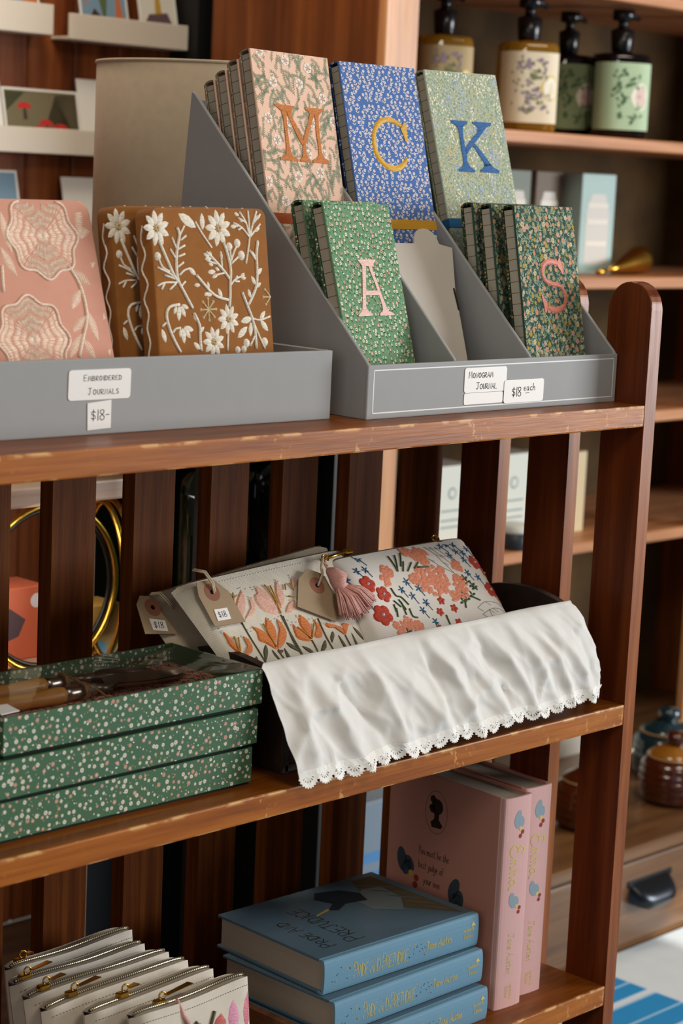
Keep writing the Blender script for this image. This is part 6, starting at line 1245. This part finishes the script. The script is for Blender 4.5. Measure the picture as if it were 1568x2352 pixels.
# rug
rgm = MB(); RB, RW, RC = plain('rug_blue', '#2f86bd', .9, .1, var=.08, vs=30), plain('rug_white', '#cfd6da', .9, .1, var=.05, vs=30), plain('rug_pale', '#9fc3dc', .9, .1)
rgm.box((-1.0, -2.0, 0), (.62, .262, .006), RW, .002, 1)  # unseen front part added to bounce light; white border widened to catch the sun
for x0, x1 in ((-.95, .05), (.07, .285)):
    for y0, y1 in ((.133, .198), (.02, .117), (-.30, .004), (-1.9, -.32)): rgm.box((x0, y0, .0058), (x1, y1, .0068), RB)
for k in range(9): rgm.box((-.95, -.25+.052*k, .0066), (.285, -.246+.052*k, .0070), RC)
tag(rgm.build('floor_rug', loc=Wp(.60, .42, FLZ)), 'blue and white checked rug on the floor beyond the end post', 'rug')
bx = MB(); bx.box((-.155, 0, 0), (.155, .18, .445), plain('stripe_box_grey', '#7c8a97', .6), .004, 1)
P = []
for k in range(9): P.append((0, plain('stripe_box_blue', '#4f86b8', .6), [(-.150, .135+.028*k), (.150, .135+.028*k), (.150, .150+.028*k), (-.150, .150+.028*k)]))
bx.art(P, FRONT, .0003); tag(bx.build('striped_box', loc=Wp(.245, .56, FLZ)), 'tall grey box with blue stripes low on its front, behind the slats', 'box')

# ================================================================ CARD LEDGES ON THE BACK WALL
m_ldg = plain('white_ledge', '#cfc4b4', .5, .3)
def ledge(xa, xb, z, h, label, group='picture ledges on the back wall'):
    t = thing('picture_ledge', label, 'ledge', ((xa+xb)/2, 1.42, z), group); w = (xb-xa)/2
    mb = MB(); mb.box((-w, -.030, 0), (w, -.024, h), m_ldg, .001, 1); mb.build('front_lip', t)
    mb = MB(); mb.box((-w, -.024, 0), (w, .0195, .005), m_ldg, .0008, 1); mb.build('base_board', t)
ledge(.3255, .5735, .4170, .0405, 'white card ledge at the upper right, ending at the black post')
ledge(-.05, .2930, .4200, .0470, 'cream card ledge at the top left corner')
ledge(-.05, .5735, .2360, .0400, 'long white card ledge carrying the red mushroom card')
ledge(-.05, .5735, .0900, .0400, 'lowest white card ledge, hidden behind the pink journal')
def card(x, z, w, h, bg, arts, label, tilt=-.22):
    mb = MB(); mb.box((-w/2, 0, 0), (w/2, .0016, h), plain('card_white', '#d9d6cf', .6))
    if bg: mb.art([(0, bg, [(-w/2+.004, .004), (w/2-.004, .004), (w/2-.004, h-.004), (-w/2+.004, h-.004)])]+arts, FRONT, .0002, .0001)
    o = mb.build('greeting_card'); o.matrix_world = Matrix.Translation(Vector(Wp(x, 1.4005, z))) @ Matrix.Rotation(tilt, 4, 'X'); tag(o, label, 'card', 'greeting cards on the ledges')
cA, cR, cG, cBk, cO, cBl = plain('card_olive', '#6b6248', .7), plain('card_red', '#b32420', .7), plain('card_green', '#4f5f3c', .7), plain('card_brown', '#3a2a20', .7), plain('card_orange', '#b0653c', .7), plain('card_blue', '#6f8ba0', .7)
def shroom(x, z, s_): return [(1, cBk, [(x-.004*s_, z-.018*s_), (x+.004*s_, z-.018*s_), (x+.003*s_, z), (x-.003*s_, z)]), (2, cR, [(x-.014*s_, z-.001*s_)]+[(x-.014*s_*cos(pi*k/8), z+.010*s_*sin(pi*k/8)) for k in range(9)])]
card(.292, .2412, .150, .098, cA, [(0, cG, [(-.07, .06), (-.03, .092), (-.07, .092)]), (0, cBk, [(.015, .006), (.070, .006), (.070, .092), (.03, .09), (.01, .05)])]+shroom(-.034, .066, 1.0)+shroom(.006, .040, 1.0)+shroom(.034, .032, 1.2)+shroom(-.010, .030, .9)+shroom(.050, .022, .9), 'landscape card with red mushrooms on the long ledge')
card(.172, .2412, .085, .125, None, [], 'plain white card at the left end of the long ledge')
card(.418, .2412, .10, .120, None, [], 'plain white card half hidden behind the lamp shade, long ledge')
card(.150+.06, .0955, .085, .115, cBl, [(1, cBk, [(-.02, .03), (.0, .07), (.012, .03)])], 'white and blue card on the lowest ledge above the pink journal')
card(.395, .0955, .11, .108, None, [], 'plain white card on the lowest ledge beside the lamp shade')
card(.410, .4225, .100, .130, cBl, [(1, cO, [(-.04, .05), (-.02, .08), (-.03, .1)]), (1, cG, [(0, .02), (.012, .09), (-.012, .08)]), (1, cO, [(.02, .02), (.04, .03), (.03, .10)]), (1, cBk, [(-.04, .02), (0, .03), (-.02, .05)])], 'card with a blue and orange picture on the upper right ledge')
card(.525, .4225, .082, .120, plain('card_pale', '#ccc8bc', .6), [(1, gy, [(-.03, .035), (.03, .035), (.02, .055), (-.02, .05)]), (1, plain('card_gold', '#b08a30', .6), [(-.006, .05), (.008, .05), (.006, .085), (-.004, .085)])], 'white card with a small gold figure on the upper right ledge')
card(.235, .4255, .09, .115, cO, [(1, cBl, [(-.03, .02), (.02, .02), (0, .09)])], 'orange and blue card on the top left cream ledge')
